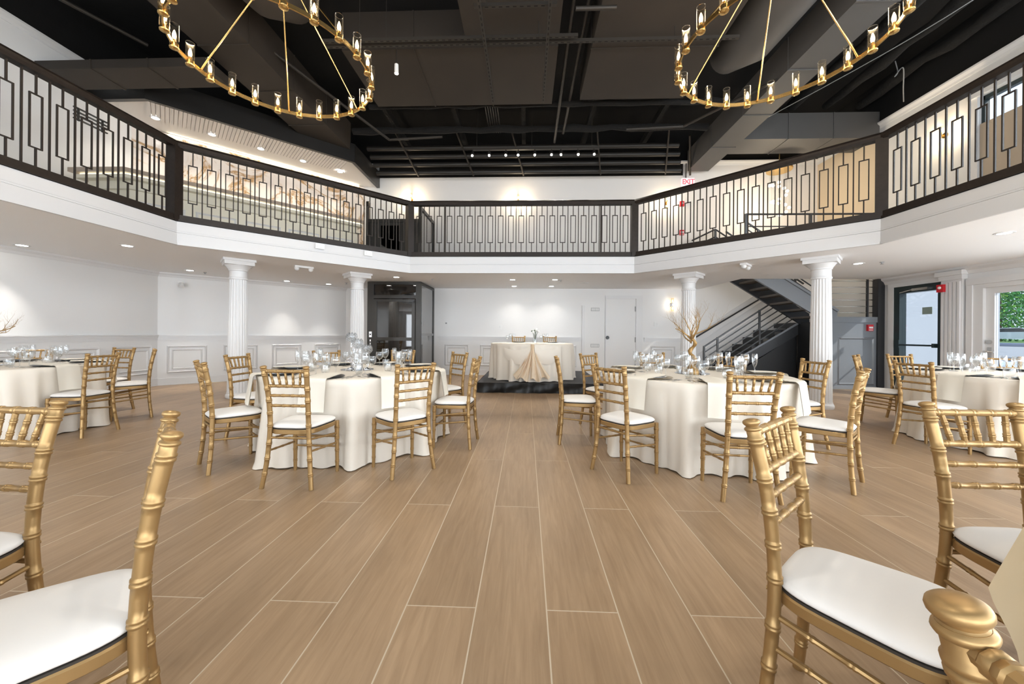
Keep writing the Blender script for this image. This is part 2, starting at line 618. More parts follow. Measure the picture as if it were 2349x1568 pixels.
# rail runs (plan start, plan end)
RUNS = [((-5.12, SY0), OCT[0]), (OCT[0], OCT[1]), (OCT[1], OCT[2]), (OCT[2], OCT[3]), (OCT[3], (4.83, SY0))]


def along(a, b):
    a, b = Vector((*a, 0)), Vector((*b, 0))
    t = (b - a).normalized()
    n = Vector((t.y, -t.x, 0))               # points to the open middle for the order used here
    return a, b, t, n, (b - a).length


for k, (a, b) in enumerate(RUNS):
    A, B, t, n, ln = along(a, b)
    ang = math.atan2(t.y, t.x)
    f = MB()
    f.box(-.012, ln + .012, -.022, 0.0, 2.44, 2.60)
    f.box(-.012, ln + .012, -.016, 0.0, 2.606, 2.765)
    f.box(-.012, ln + .012, -.034, 0.0, 2.425, 2.455)
    f.box(-.012, ln + .012, -.020, 0.0, 2.628, 2.640)
    o = part('trim_%d' % (k + 1), f, 'fascia_white')
    o.location, o.rotation_euler = A, (0, 0, ang)
    o['kind'] = 'structure'


# ------------------------------------------------------------------ wainscot, rails, crown
def wall_run(wall, A, B, skip=(), z_rail=1.09, panels=True, pw=0.68, pitch=0.86, start=0.16, crown=True):
    """mouldings along a wall from A to B; inside of the room lies on the right hand of A->B"""
    a, b = Vector((*A, 0)), Vector((*B, 0))
    t = (b - a).normalized()
    ln = (b - a).length
    ang = math.atan2(t.y, t.x)

    def put(name, mb, mname='trim_white'):
        o = part(name, mb, mname, wall)
        o.location, o.rotation_euler = a, (0, 0, ang)
        return o
    segs, x = [], 0.0
    for s0, s1 in list(skip) + [(ln, ln)]:
        if s0 > x:
            segs.append((x, s0))
        x = s1
    for s0, s1 in segs:
        put('chair_rail', MB().box(s0, s1, -.060, 0, z_rail - .022, z_rail).box(s0, s1, -.035, 0, z_rail - .065, z_rail - .022).box(s0, s1, -.016, 0, z_rail - .12, z_rail - .065))
        put('baseboard', MB().box(s0, s1, -.018, 0, 0.001, .15).box(s0, s1, -.026, 0, 0.001, .03))
        if panels:
            n = max(1, int((s1 - s0 - start) / pitch + 0.25))
            step = (s1 - s0) / n
            for q in range(n):
                w = min(pw, step - .16)
                xc = s0 + step * (q + .5)
                put('panel_moulding', MB().frame(w, .60, .045, .030, xc, .56).frame(w - .16, .44, .032, .020, xc, .56))
    if crown:
        c = MB()
        c.extr([(0, 0, 2.345), (0, -.012, 2.345), (0, -.03, 2.385), (0, -.06, 2.415), (0, -.065, 2.44), (0, 0, 2.44)], (ln, 0, 0))
        put('crown_moulding', c)


def upper_crown(wall, A, B):
    a, b = Vector((*A, 0)), Vector((*B, 0))
    t = (b - a).normalized()
    c = MB().extr([(0, 0, 5.84), (0, -.015, 5.84), (0, -.03, 5.88), (0, -.075, 5.92), (0, -.08, 5.95), (0, 0, 5.95)], ((b - a).length, 0, 0))
    o = part('crown_moulding', c, 'trim_white', wall)
    o.location, o.rotation_euler = a, (0, 0, math.atan2(t.y, t.x))


wall_run(wall_left, (XL, -1.0), DW0, pitch=.9, pw=.72)
wall_run(wall_corner, DW0, DW1)
wall_run(wall_back, (-2.46, YB), (4.3, YB), skip=[(4.03, 5.72)], crown=False)
upper_crown(wall_left, (XL, -1.0), DW0)
upper_crown(wall_back, (-4.6, YB), (XR, YB))
upper_crown(wall_right, (XR, YB), (XR, -1.0))
c = MB().extr([(0, 0, 2.30), (0, -.02, 2.30), (0, -.05, 2.36), (0, -.10, 2.40), (0, -.11, 2.44), (0, 0, 2.44)], (11.5, 0, 0))
o = part('crown_moulding', c, 'trim_white', wall_right)
o.location, o.rotation_euler = (XR, 8.5, 0), (0, 0, R(-90))

# flush door and the tall access panel beside it in the back wall
d = struct('door_1', MB().box(2.22, 3.03, YB - .02, YB + .03, 0.01, 2.16), 'white_paint')
part('door_frame', MB().box(3.03, 3.14, YB - .05, YB + .1, 0.0, 2.16).box(2.19, 2.22, YB - .03, YB + .1, 0.0, 2.16)
     .box(2.19, 3.14, YB - .05, YB + .1, 2.16, 2.19).box(3.14, 3.21, YB - .03, YB, 0, 2.19).box(2.19, 3.21, YB - .028, YB, 2.191, 2.25), 'trim_white', d)
for z in (1.88, 1.03, .3):
    part('hinge', MB().box(3.005, 3.045, YB - .045, YB - .02, z - .07, z + .07), 'vent_grey', d)
part('door_knob', MB().tube([(2.25, YB - .02, 1.085), (2.25, YB - .05, 1.085), (2.25, YB - .075, 1.085)], [.03, .05, .045], 16), 'black_metal', d, 40)
d = struct('door_2', MB().box(1.62, 2.17, YB - .055, YB - .001, 0.005, 1.955), 'white_paint')
part('door_frame', MB().box(1.55, 1.62, YB - .06, YB - .001, 0, 1.97), 'trim_white', d)
for z in (1.86, .86):
    v = part('vent', MB().box(1.79, 2.02, YB - .065, YB - .055, z - .045, z + .045), 'vent_grey', d)
    for q in range(8):
        part('louver', MB().box(1.80 + q * .027, 1.82 + q * .027, YB - .072, YB - .065, z - .036, z + .036), 'white_plastic', v)

# exit door in the right wall: dark frame, one glass leaf
d = struct('door_3', MB().box(XR - .02, XR + .12, 7.34, 7.41, 0, 2.22).box(XR - .02, XR + .12, 8.14, 8.26, 0, 2.22)
           .box(XR - .02, XR + .12, 7.41, 8.14, 2.08, 2.22).box(XR - .02, XR + .12, 7.41, 8.14, 0, .2), 'dark_green_frame')
part('pane', MB().box(XR + .04, XR + .05, 7.41, 8.14, .2, 2.08), 'window_glass', d)
part('panic_bar', MB().tube([(XR - .06, 7.42, 1.0), (XR - .06, 8.13, 1.0)], .018, 10).box(XR - .08, XR - .02, 7.41, 7.46, .96, 1.04).box(XR - .08, XR - .02, 8.09, 8.16, .94, 1.10), 'dark_green_frame', d)
part('door_closer', MB().box(XR - .07, XR - .02, 7.55, 7.85, 2.10, 2.15).bar((XR - .05, 7.85, 2.13), (XR - .05, 8.1, 2.09), .02), 'steel', d)
part('door_notice', MB().box(XR + .033, XR + .039, 7.56, 7.74, 1.62, 1.76), 'sign_green', d)
part('casing', MB().box(XR - .03, XR, 8.26, 8.38, 0, 2.22).box(XR - .035, XR, 7.34, 8.38, 2.22, 2.298), 'trim_white', d)

# glazed white door
d = struct('door_4', MB().box(XR + .02, XR + .08, 6.58, 6.70, .02, 2.02).box(XR + .02, XR + .08, 5.80, 5.92, .02, 2.02)
           .box(XR + .02, XR + .08, 5.92, 6.58, 1.92, 2.02).box(XR + .02, XR + .08, 5.92, 6.58, .02, .25), 'trim_white')
part('pane', MB().box(XR + .045, XR + .055, 5.92, 6.58, .25, 1.92), 'window_glass', d)
part('door_frame', MB().box(XR - .03, XR + .12, 6.70, 6.84, 0, 2.09).box(XR - .03, XR + .12, 5.70, 5.80, 0, 2.09).box(XR - .03, XR + .12, 5.80, 6.70, 2.02, 2.09)
     .box(XR - .05, XR, 6.84, 6.93, 0, 2.09).box(XR - .055, XR, 5.6, 6.93, 2.091, 2.2), 'trim_white', d)
part('deadbolt', MB().tube([(XR + .02, 6.64, 1.09), (XR - .01, 6.64, 1.09)], .035, 14), 'steel', d, 40)
h = part('door_handle', MB().box(XR + .005, XR + .02, 6.615, 6.665, .78, 1.0), 'steel', d)
part('lever', MB().tube([(XR + .0, 6.64, .93), (XR - .05, 6.64, .93), (XR - .05, 6.53, .92)], .012, 8), 'steel', h, 40)

# pilaster between the two doors
p = thing('wall_pilaster', 'white fluted half column between the exit door and the glazed door', 'pilaster', (XR, 7.14, 0))
f = MB()
f.box(-.07, 0, -.17, .17, .16, 2.22)
part('shaft', f, 'trim_white', p)
for q in range(5):
    part('flute_rib', MB().box(-.095, -.07, -.15 + q * .066, -.15 + q * .066 + .036, .2, 2.18), 'trim_white', p)
part('base', MB().box(-.11, 0, -.19, .19, 0, .16), 'trim_white', p)
part('capital', MB().box(-.10, 0, -.19, .19, 2.22, 2.30).box(-.14, 0, -.22, .22, 2.30, 2.38), 'trim_white', p)

# panels added behind unseen windows to block the sun; area lamps give their daylight
for k, (a, b, z0, z1) in enumerate(LOW_WIN + UP_WIN[1:]):
    struct('window_sun_block', MB().box(XR + .10, XR + .12, a - .01, b + .01, z0 - .01, z1 + .01), 'trim_white')
for k, (a, b, z0, z1) in enumerate(FRONT_WIN):
    struct('window_sun_block', MB().box(a - .01, b + .01, YF - .12, YF - .10, z0 - .01, z1 + .01), 'trim_white')
# window of the upper floor
for k, (a, b, z0, z1) in enumerate(UP_WIN[:1]):
    w = struct('window_%d' % (k + 1), MB().box(XR + .02, XR + .10, a, a + .05, z0, z1).box(XR + .02, XR + .10, b - .05, b, z0, z1)
               .box(XR + .02, XR + .10, a, b, z1 - .07, z1).box(XR + .02, XR + .10, a, b, z0, z0 + .05).box(XR + .02, XR + .1, (a + b) / 2 - .02, (a + b) / 2 + .02, z0, z1), 'dark_green_frame')
    part('casing', MB().box(XR - .05, XR, b, b + .10, z0 - .1, z1 + .1).box(XR - .05, XR, a - .1, a, z0 - .1, z1 + .1).box(XR - .09, XR, a - .12, b + .12, z1 + .0, z1 + .16).box(XR - .13, XR, a - .14, b + .14, z1 + .16, z1 + .20), 'trim_white', w)
    part('roller_shade', MB().box(XR - .02, XR - .012, a + .01, b - .01, z0 + .02, z1 - .48), 'curtain_tan', w)


# ------------------------------------------------------------------ balcony railings
BAR_Z0, BAR_Z1 = 2.865, 3.84
straight_me = MB().box(-.0075, .0075, -.0075, .0075, BAR_Z0, BAR_Z1).mesh('baluster', 'rail_iron')
mb = MB()
mb.box(-.0075, .0075, -.0075, .0075, BAR_Z0, 3.075).box(-.0075, .0075, -.0075, .0075, 3.625, BAR_Z1)
mb.box(-.056, -.043, -.0075, .0075, 3.065, 3.635).box(.043, .056, -.0075, .0075, 3.065, 3.635)
mb.box(-.043, .043, -.0075, .0075, 3.065, 3.078).box(-.043, .043, -.0075, .0075, 3.622, 3.635)
box_me = mb.mesh('boxed_baluster', 'rail_iron')
RNAMES = ['black balcony railing running along the left side of the hall', 'black balcony railing on the left diagonal, in front of the bar',
          'black balcony railing straight ahead across the back of the hall', 'black balcony railing on the right diagonal, in front of the stairwell',
          'black balcony railing along the right side, before the upper windows']
for k, (a, b) in enumerate(RUNS):
    A, B, t, n, ln = along(a, b)
    A2 = A - n * 0.03
    root = thing('balcony_railing', RNAMES[k], 'railing', (A2.x, A2.y, 0), math.atan2(t.y, t.x), 'railings around the balcony')
    part('handrail', MB().extr([(0, -.05, 3.845), (0, .05, 3.845), (0, .065, 3.875), (0, .065, 3.905), (0, .045, 3.935), (0, .02, 3.95), (0, -.02, 3.95), (0, -.045, 3.935), (0, -.065, 3.905), (0, -.065, 3.875)], (ln, 0, 0)), 'rail_wood', root)
    part('bottom_rail', MB().box(0, ln, -.05, .05, 2.772, 2.866).box(0, ln, -.062, .062, 2.772, 2.80), 'rail_wood', root)
    s0 = 0.0
    if k in (0, 4):
        vis0, vis1 = (ln - 3.2, ln - .07) if k == 0 else (.07, 3.2)
    else:
        vis0, vis1 = .07, ln - .07
    nb = int(round((vis1 - vis0) / .2165))
    step = (vis1 - vis0) / nb
    for q in range(nb):
        link('boxed_baluster', box_me, root, (vis0 + step * (q + .5), 0, 0))
        if q:
            link('baluster', straight_me, root, (vis0 + step * q, 0, 0))
    if k == 2:
        for q in (.73, 3.98):
            part('support_post', MB().box(q - .014, q + .014, -.02, .02, 2.86, 3.85), 'rail_iron', root)
    if k < 4:
        part('newel_post', MB().box(ln - .065, ln + .065, -.07, .07, 2.772, 3.86), 'rail_wood', root)

# ------------------------------------------------------------------ fluted columns
COLS = [((-5.14, 6.42), 'white fluted column at the far left, behind the chairs of the crystal-holder table'),
        ((-3.66, 7.89), 'slim white fluted column just left of the black elevator'),
        ((3.37, 7.84), 'white fluted column behind the golden branch tree'),
        ((4.81, 6.24), 'white fluted column in front of the black staircase')]
NF = 20
prof = [(.155, .10), (.150, .4), (.146, .9), (.140, 1.4), (.132, 1.85), (.128, 2.10)]
sh = MB()
nn = NF * 8
for r, z in prof:
    for j in range(nn):
        ph = (j % 8) / 8.0
        dip = 0.013 * max(0.0, math.sin(PI * min(1, max(0, (ph - .12) / .76)))) ** .8 if .12 < ph < .88 else 0
        rr = r - dip
        a = 2 * PI * j / nn
        sh.v.append((rr * math.cos(a), rr * math.sin(a), z))
for i in range(len(prof) - 1):
    for j in range(nn):
        a, b = i * nn + j, i * nn + (j + 1) % nn
        sh.f.append((a, b, b + nn, a + nn))
shaft_me = sh.mesh('shaft', 'trim_white', 40)
cap_me = MB().lathe([(.130, 2.09), (.140, 2.10), (.140, 2.12), (.130, 2.135), (.130, 2.24), (.142, 2.25), (.142, 2.265), (.155, 2.285), (.178, 2.32), (.195, 2.34)], 40).box(-.215, .215, -.215, .215, 2.34, 2.40).box(-.235, .235, -.235, .235, 2.40, 2.44).mesh('capital', 'trim_white', 30)
base_me = MB().lathe([(.172, .001), (.178, .02), (.178, .05), (.170, .07), (.160, .085), (.160, .102)], 40).mesh('base', 'trim_white', 30)
for (x, y), lab in COLS:
    p = thing('column', lab, 'column', (x, y, 0), R(45) if abs(x) < 6 else 0, 'columns under the balcony edge')
    link('shaft', shaft_me, p)
    link('capital', cap_me, p)
    link('base', base_me, p)


# ------------------------------------------------------------------ chiavari chair
def catmull(pts, n):
    out = []
    P = [Vector(p) for p in pts]
    P = [P[0] * 2 - P[1]] + P + [P[-1] * 2 - P[-2]]
    for i in range(1, len(P) - 2):
        for k in range(n):
            t = k / n
            out.append(0.5 * ((2 * P[i]) + (-P[i - 1] + P[i + 1]) * t + (2 * P[i - 1] - 5 * P[i] + 4 * P[i + 1] - P[i + 2]) * t * t
                              + (-P[i - 1] + 3 * P[i] - 3 * P[i + 1] + P[i + 2]) * t ** 3))
    out.append(P[-2])
    return out


def bamboo(path, r0, r1, nodes, n=12, w=.007, bulge=1.17):
    """round rod along path; double rings at the given arc positions (0..1)"""
    P = [Vector(p) for p in path]
    L = [0]
    for a, b in zip(P, P[1:]):
        L.append(L[-1] + (b - a).length)
    tot = L[-1]

    def at(s):
        s = min(max(s, 0), tot)
        for i in range(len(P) - 1):
            if s <= L[i + 1] + 1e-9:
                return P[i].lerp(P[i + 1], (s - L[i]) / max(1e-9, L[i + 1] - L[i]))
        return P[-1]
    ss = [(x, 1.0) for x in L]
    for q in nodes:
        c = q * tot
        ss = [p for p in ss if abs(p[0] - c) > w * 1.9 or p[0] in (0, tot)]
        ss += [(c - w * 1.6, 1), (c - w * 1.2, bulge), (c - w * .45, bulge), (c, 1.0), (c + w * .45, bulge), (c + w * 1.2, bulge), (c + w * 1.6, 1)]
    ss.sort()
    mb = MB()
    mb.tube([at(s) for s, _ in ss], [(r0 + (r1 - r0) * s / tot) * k for s, k in ss], n)
    return mb


POST = [(.192, -.200, 0), (.168, -.180, .19), (.152, -.170, .40), (.149, -.174, .55), (.153, -.192, .72), (.163, -.226, .897)]


def post_at(z):
    c = catmull([Vector(p) for p in POST], 12)
    for a, b in zip(c, c[1:]):
        if a.z <= z <= b.z:
            return a.lerp(b, (z - a.z) / (b.z - a.z))
    return c[-1]


CH = []      # (name, mesh, is_sub)


def mk(name, mb, m, sm=35):
    return (name, mb.mesh(name, m, sm))


for s in (-1, 1):
    path = [Vector((p.x * s, p.y, p.z)) for p in catmull([Vector(p) for p in POST], 6)]
    mb = bamboo(path, .0165, .0185, [.12, .245, .37, .52, .625, .73, .83, .955], 26)
    top = path[-1]
    d = (path[-1] - path[-2]).normalized()
    fp = [(-.012, .0185), (-.0095, .0215), (-.006, .0228), (-.0025, .0215), (0, .0180), (.002, .0165), (.004, .0172), (.007, .0205), (.0105, .0228), (.0145, .0232), (.0185, .0218), (.0215, .0180), (.0235, .0120), (.0245, .0050)]
    mb.tube([top + d * q for q, _ in fp], [r for _, r in fp], 26)
    CH.append(mk('back_post', mb, 'gold_paint', 50))
    CH.append(mk('front_leg', bamboo([(.183 * s, .182, 0), (.181 * s, .176, .43)], .0135, .0185, [.2, .42, .66, .87], 12), 'gold_paint'))
    a, b = post_at(.365), Vector((.182, .178, .325))
    CH.append(mk('side_stretcher', bamboo([(a.x * s, a.y, a.z), (b.x * s, b.y, b.z)], .0085, .0085, [.25, .5, .75], 8), 'gold_paint'))
    a, b = post_at(.275), Vector((.182, .180, .245))
    CH.append(mk('side_stretcher', bamboo([(a.x * s, a.y, a.z), (b.x * s, b.y, b.z)], .0085, .0085, [.25, .5, .75], 8), 'gold_paint'))
    a = post_at(.432)
    CH.append(mk('screw_cap', MB().tube([(a.x * s, a.y - .014, a.z), (a.x * s, a.y - .0195, a.z)], .0065, 10), 'gold_dark'))
for z, r, nd, nm in ((.880, .0125, [.1, .3, .5, .7, .9], 'top_rail'), (.768, .0115, [.1, .3, .5, .7, .9], 'slat_rail'), (.695, .0105, [.15, .38, .62, .85], 'back_slat'), (.618, .0105, [.15, .38, .62, .85], 'back_slat'), (.375, .009, [.25, .5, .75], 'rear_stretcher')):
    a = post_at(z)
    CH.append(mk(nm, bamboo([(-a.x, a.y, a.z), (a.x, a.y, a.z)], r, r, nd, 10), 'gold_paint'))
for z in (.295, .212):
    CH.append(mk('front_stretcher', bamboo([(-.182, .18, z), (.182, .18, z)], .0085, .0085, [.25, .5, .75], 8), 'gold_paint'))
yt, yb = post_at(.880).y, post_at(.768).y
for q in range(5):
    xt, xb = (-2 + q) * .0585, (-2 + q) * .050
    CH.append(mk('spindle', bamboo([(xb, yb, .768), (xt, yt, .880)], .0085, .0085, [.28, .66], 8, w=.005), 'gold_paint'))


def seat_outline(inset, n=48):
    pts = []
    for k in range(n):
        a = 2 * PI * k / n
        c, s = math.cos(a), math.sin(a)
        e = 2 / 4.2
        y = (abs(s) ** e) * (1 if s >= 0 else -1)
        x = (abs(c) ** e) * (1 if c >= 0 else -1)
        hw = .172 + .032 * (y + 1) / 2
        pts.append((x * (hw - inset), .008 + y * (.190 - inset)))
    return pts


mb = MB()
o1, o2 = seat_outline(0), seat_outline(.004)
n = len(o1)
rings = [(o2, .402), (o1, .406), (o1, .432), (o2, .437)]
for ol, z in rings:
    mb.v += [(x, y, z) for x, y in ol]
for i in range(3):
    mb.f += [(i * n + j, i * n + (j + 1) % n, (i + 1) * n + (j + 1) % n, (i + 1) * n + j) for j in range(n)]
mb.f += [tuple(range(n - 1, -1, -1)), tuple(range(3 * n, 4 * n))]
CH.append(mk('seat_frame', mb, 'gold_paint'))
CH.append(mk('seat_board', MB().prism(seat_outline(.004), .437, .4435), 'cushion_edge', 30))
mb = MB()
lay = [(.012, .4445), (.003, .449), (.0, .456), (.004, .464), (.014, .472), (.034, .479), (.07, .485), (.12, .488), (.165, .489)]
for ins, z in lay:
    mb.v += [(x, y, z) for x, y in seat_outline(ins)]
for i in range(len(lay) - 1):
    mb.f += [(i * n + j, i * n + (j + 1) % n, (i + 1) * n + (j + 1) % n, (i + 1) * n + j) for j in range(n)]
mb.f += [tuple(range(n - 1, -1, -1)), tuple(range((len(lay) - 1) * n, len(lay) * n))]
CH.append(mk('seat_cushion', mb, 'cushion', 60))
CHAIR_REAR = .208


def chair(x, y, face, label, group, z=0.0):
    """seat centre at x,y; face = heading of the sitter in radians"""
    r = thing('banquet_chair', label, 'chair', (x, y, z), face - PI / 2, group)
    for nm, me in CH:
        link(nm, me, r)
    return r


# ------------------------------------------------------------------ tables with cloths
TABLES = {
    'L': dict(c=(-1.85, 4.0), what='table with crystal candle holders'),
    'R': dict(c=(1.76, 4.0), what='table with the golden branch tree'),
    'FL': dict(c=(-6.12, 4.0), what='leftmost table'),
    'FR': dict(c=(5.42, 4.22), what='table by the glass doors'),
    'NR': dict(c=(1.72, .12), what='foreground table at lower right'),
    'NL': dict(c=(-2.0, -.08), what='foreground table at lower left'),
}
TR, TH = .915, .76
SET_BEAR = {'L': [-86, -46, -4, 45, 88, 131, 177, -133], 'R': [-98, -53, 6, 46, 88, 132, 174, -139],
            'FL': [-88, -44, 1, 47, 88, 131, 176, -134], 'FR': [-92, -45, 0, 47, 90, 132, 189, -137], 'NR': [128, 92, 176], 'NL': [82, 47]}


def cloth_mb(R0, z_top, z_bot, seed, flare=.06, amp=.056, nth=224, nz=14, seats=()):
    r_ = random.Random(seed)
    comp = [(k, r_.uniform(.5, 1.0), r_.uniform(0, 2 * PI)) for k in (13, 17, 22, 29)]
    tot = sum(c[1] for c in comp)

    def fold(a):
        v = sum(w * math.sin(k * a + p) for k, w, p in comp) / tot * 1.7
        return math.tanh(v * 1.3)
    mb = MB()
    prof = [(.02, 0), (.4, 0), (.75, 0), (R0 - .02, 0), (R0 - .004, -.003), (R0 + .004, -.010)]
    rows = []
    for r, dz in prof:
        rows.append([(r * math.cos(2 * PI * j / nth), r * math.sin(2 * PI * j / nth), z_top + dz) for j in range(nth)])
    for i in range(1, nz + 1):
        t = i / nz
        row = []
        for j in range(nth):
            a = 2 * PI * j / nth
            f = fold(a + .05 * t * math.sin(3 * a))
            r = R0 + .006 + flare * t + amp * (t ** .55) * f
            press = 1.0
            for b_ in seats:
                da = abs((a - R(b_) + PI) % (2 * PI) - PI)
                q_ = min(1, max(0, (da - .205) / .075))
                press = min(press, q_ * q_ * (3 - 2 * q_))
            if press < 1:
                r_in = R0 - .004 - .03 * min(1, t * 2.2) + .022 * f * t
                r = r_in + (r - r_in) * press
            z = z_top - .010 - (z_top - .010 - z_bot) * t
            if i == nz:
                r += .015 * max(0, f) * press
                z = z_bot + .004 + .006 * (1 - f)
            row.append((r * math.cos(a), r * math.sin(a), z))
        rows.append(row)
    for row in rows:
        mb.v += row
    for i in range(len(rows) - 1):
        mb.f += [(i * nth + j, (i + 1) * nth + j, (i + 1) * nth + (j + 1) % nth, i * nth + (j + 1) % nth) for j in range(nth)]
    mb.f.append(tuple(range(nth)))
    return mb


tt_me = MB().lathe([(TR - .012, TH - .03), (TR - .008, TH - .026), (TR - .008, TH - .008), (TR - .012, TH - .004)], 64).mesh('tabletop', 'tread_brown', 30)
tl_me = MB().tube([(.5, 0, 0), (.5, 0, TH - .03)], .018, 10).mesh('leg', 'grey_plastic', 40)
for k, (key, T) in enumerate(TABLES.items()):
    x, y = T['c']
    t = thing('round_table', 'round folding banquet table hidden under its cloth, ' + T['what'], 'table', (x, y, 0), 0, 'round banquet tables')
    link('tabletop', tt_me, t)
    for q in range(4):
        link('leg', tl_me, t, (0, 0, 0), q * PI / 2 + .4)
    single('tablecloth', cloth_mb(TR, TH + .004, 0.0, 30 + k, seats=SET_BEAR[key]), 'cloth', 'floor length cream cloth on the ' + T['what'], 'tablecloth', (x, y, 0), 0, 70, 'cream round tablecloths')

SEATS = {'nearest': -90, 'near-right': -45, 'right': 0, 'far-right': 45, 'farthest': 90, 'far-left': 135, 'left': 180, 'near-left': -135}
RS = 1.13


def seat_at(key, nm, ang, r=RS, turn=0.0):
    T = TABLES[key]
    a = R(ang)
    x, y = T['c'][0] + r * math.cos(a), T['c'][1] + r * math.sin(a)
    lab = 'gold bamboo-style chair with cream cushion, %s seat of the %s' % (nm, T['what'])
    chair(x, y, a + PI + R(turn), lab, 'gold banquet chairs')


# chairs read off their rear feet / back finials (table, seat, bearing, radius, turn)
for row in [('L', 'nearest', -86, 1.11, -5), ('L', 'near-right', -46, 1.13, 1), ('L', 'right', -4, 1.11, 0), ('L', 'far-right', 45, 1.13, 0),
            ('L', 'farthest', 88, 1.15, 0), ('L', 'far-left', 131, 1.2, 0), ('L', 'left', 177, 1.18, 3), ('L', 'near-left', -133, 1.10, 4),
            ('R', 'near-left', -139, 1.20, -4), ('R', 'nearest', -98, 1.16, 4), ('R', 'near-right', -53, 1.12, 5), ('R', 'right', 6, 1.16, 0),
            ('R', 'far-right', 46, 1.13, 0), ('R', 'farthest', 88, 1.18, 0), ('R', 'far-left', 132, 1.15, 0), ('R', 'left', 174, 1.20, 4),
            ('FL', 'right', 1, 1.10, 2), ('FL', 'far-right', 47, 1.13, 0), ('FL', 'farthest', 88, 1.15, 0), ('FL', 'far-left', 131, 1.15, 0),
            ('FR', 'left', 189, 1.20, -2), ('FR', 'far-left', 132, 1.14, 0), ('FR', 'farthest', 90, 1.15, 0), ('FR', 'far-right', 47, 1.13, 0)]:
    seat_at(*row)
chair(-1.853, 1.05, R(-93), 'gold bamboo-style chair cut off by the left edge of the photo', 'gold banquet chairs')
chair(-1.162, .849, R(-135), 'large foreground gold chair at lower left with white cushion, seen side-on', 'gold banquet chairs')
chair(.95, 1.07, R(-50), 'large foreground gold chair with wide cream cushion at lower right', 'gold banquet chairs')
chair(1.713, 1.265, R(-90), 'gold chair at the right edge whose back faces the aisle table', 'gold banquet chairs')
chair(.619, .177, R(-8), 'closest gold chair, only its finial and top rail in the bottom right corner', 'gold banquet chairs')

# ------------------------------------------------------------------ place settings
TZ = TH + .0045
charger_me = [('plate', MB().lathe([(.001, 0), (.10, 0), (.115, .003), (.158, .012), (.160, .014), (.157, .0155), (.112, .007), (.10, .005), (.001, .005)], 40).mesh('charger', 'charger_black', 50))]
charger_g = MB().lathe([(.001, 0), (.10, 0), (.115, .003), (.158, .012), (.160, .014), (.157, .0155), (.112, .007), (.10, .005), (.001, .005)], 40).mesh('charger', 'charger_rim', 50)
plate_me = MB().lathe([(.001, 0), (.075, 0), (.085, .003), (.128, .016), (.130, .0175), (.127, .019), (.083, .007), (.075, .005), (.001, .005)], 40).mesh('dinner_plate', 'porcelain', 50)
for v_ in plate_me.vertices:
    v_.co.x *= .8
    v_.co.y *= .8


def napkin_mb(seed, drop=.25, w0=.105, skew=0.0):

    def fn(u, v):
        x = (u - .5) * 2
        s = v
        if s < .42:
            r = .60 + (s / .42) * .325
            z = TZ + .026 - .012 * (s / .42) ** 3
        elif s < .52:
            q = (s - .42) / .10
            r = .925 + .03 * math.sin(q * PI / 2)
            z = TZ + .014 - .022 * (1 - math.cos(q * PI / 2))
        else:
            q = (s - .52) / .48
            r = .955 + .038 * q
            z = TZ - .008 - drop * q * (1 - skew * x)
        wv = .006 * math.sin(x * 4 + seed) * max(0, s - .4) * 2
        w = w0 * (1 + .10 * max(0, s - .45)) * (1 - .12 * max(0, .3 - s))
        return (x * w + .01 * math.sin(seed) * s, r + wv, z + (.004 * math.cos(x * 3) if s < .42 else -.02 * abs(x) * max(0, s - .9)))
    mb = MB()
    mb.grid(fn, 10, 26)
    k = len(mb.v)
    mb2 = MB().grid(lambda u, v: (lambda p: (p[0], p[1] + (.004 if v > .47 else 0), p[2] + .004 * (1 if v < .47 else 0)))(fn(u, v)), 10, 26)
    mb.add(mb2.v, [f[::-1] for f in mb2.f])
    return mb


napkin_me = [napkin_mb(s).mesh('napkin', 'napkin_cloth', 60) for s in (1, 2, 3)]
napkin_long = napkin_mb(4, .22, .14, .35).mesh('napkin', 'napkin_warm', 60)


def cutlery():
    f = MB().bar((0, 0, .002), (0, .11, .002), .007, .003).bar((0, .11, .002), (0, .135, .005), .022, .003)
    for q in range(4):
        f.bar((-.009 + q * .006, .133, .005), (-.009 + q * .006, .185, .004), .003, .002)
    k = MB().bar((0, 0, .002), (0, .09, .002), .010, .005).bar((0, .09, .002), (0, .20, .002), .016, .0025).bar((.002, .20, .002), (.004, .215, .002), .009, .0025)
    s = MB().bar((0, 0, .002), (0, .13, .002), .007, .003)
    s.lathe([(.001, 0), (.012, .001), (.018, .005), (.0185, .006), (.0165, .006), (.011, .003), (.001, .002)], 14, (0, .15, .001))
    return {'fork': f.mesh('fork', 'steel', 30), 'knife': k.mesh('knife', 'steel', 30), 'spoon': s.mesh('spoon', 'steel', 30)}


CUT = cutlery()


def stemware(bowl, stem_h, foot=.036, t=.0014):
    """bowl: outside (r, z) list above the stem"""
    out = [(.001, 0), (foot, 0), (foot, .002), (.012, .006), (.0045, .014), (.0042, stem_h - .012)] + [(r, stem_h + z) for r, z in bowl]
    inn = [(max(.001, r - t), stem_h + z + t) for r, z in bowl[::-1]]
    inn[0] = (bowl[-1][0] - t, stem_h + bowl[-1][1])
    inn.append((.001, stem_h + bowl[0][1] + .004))
    return MB().lathe(out + inn, 22)


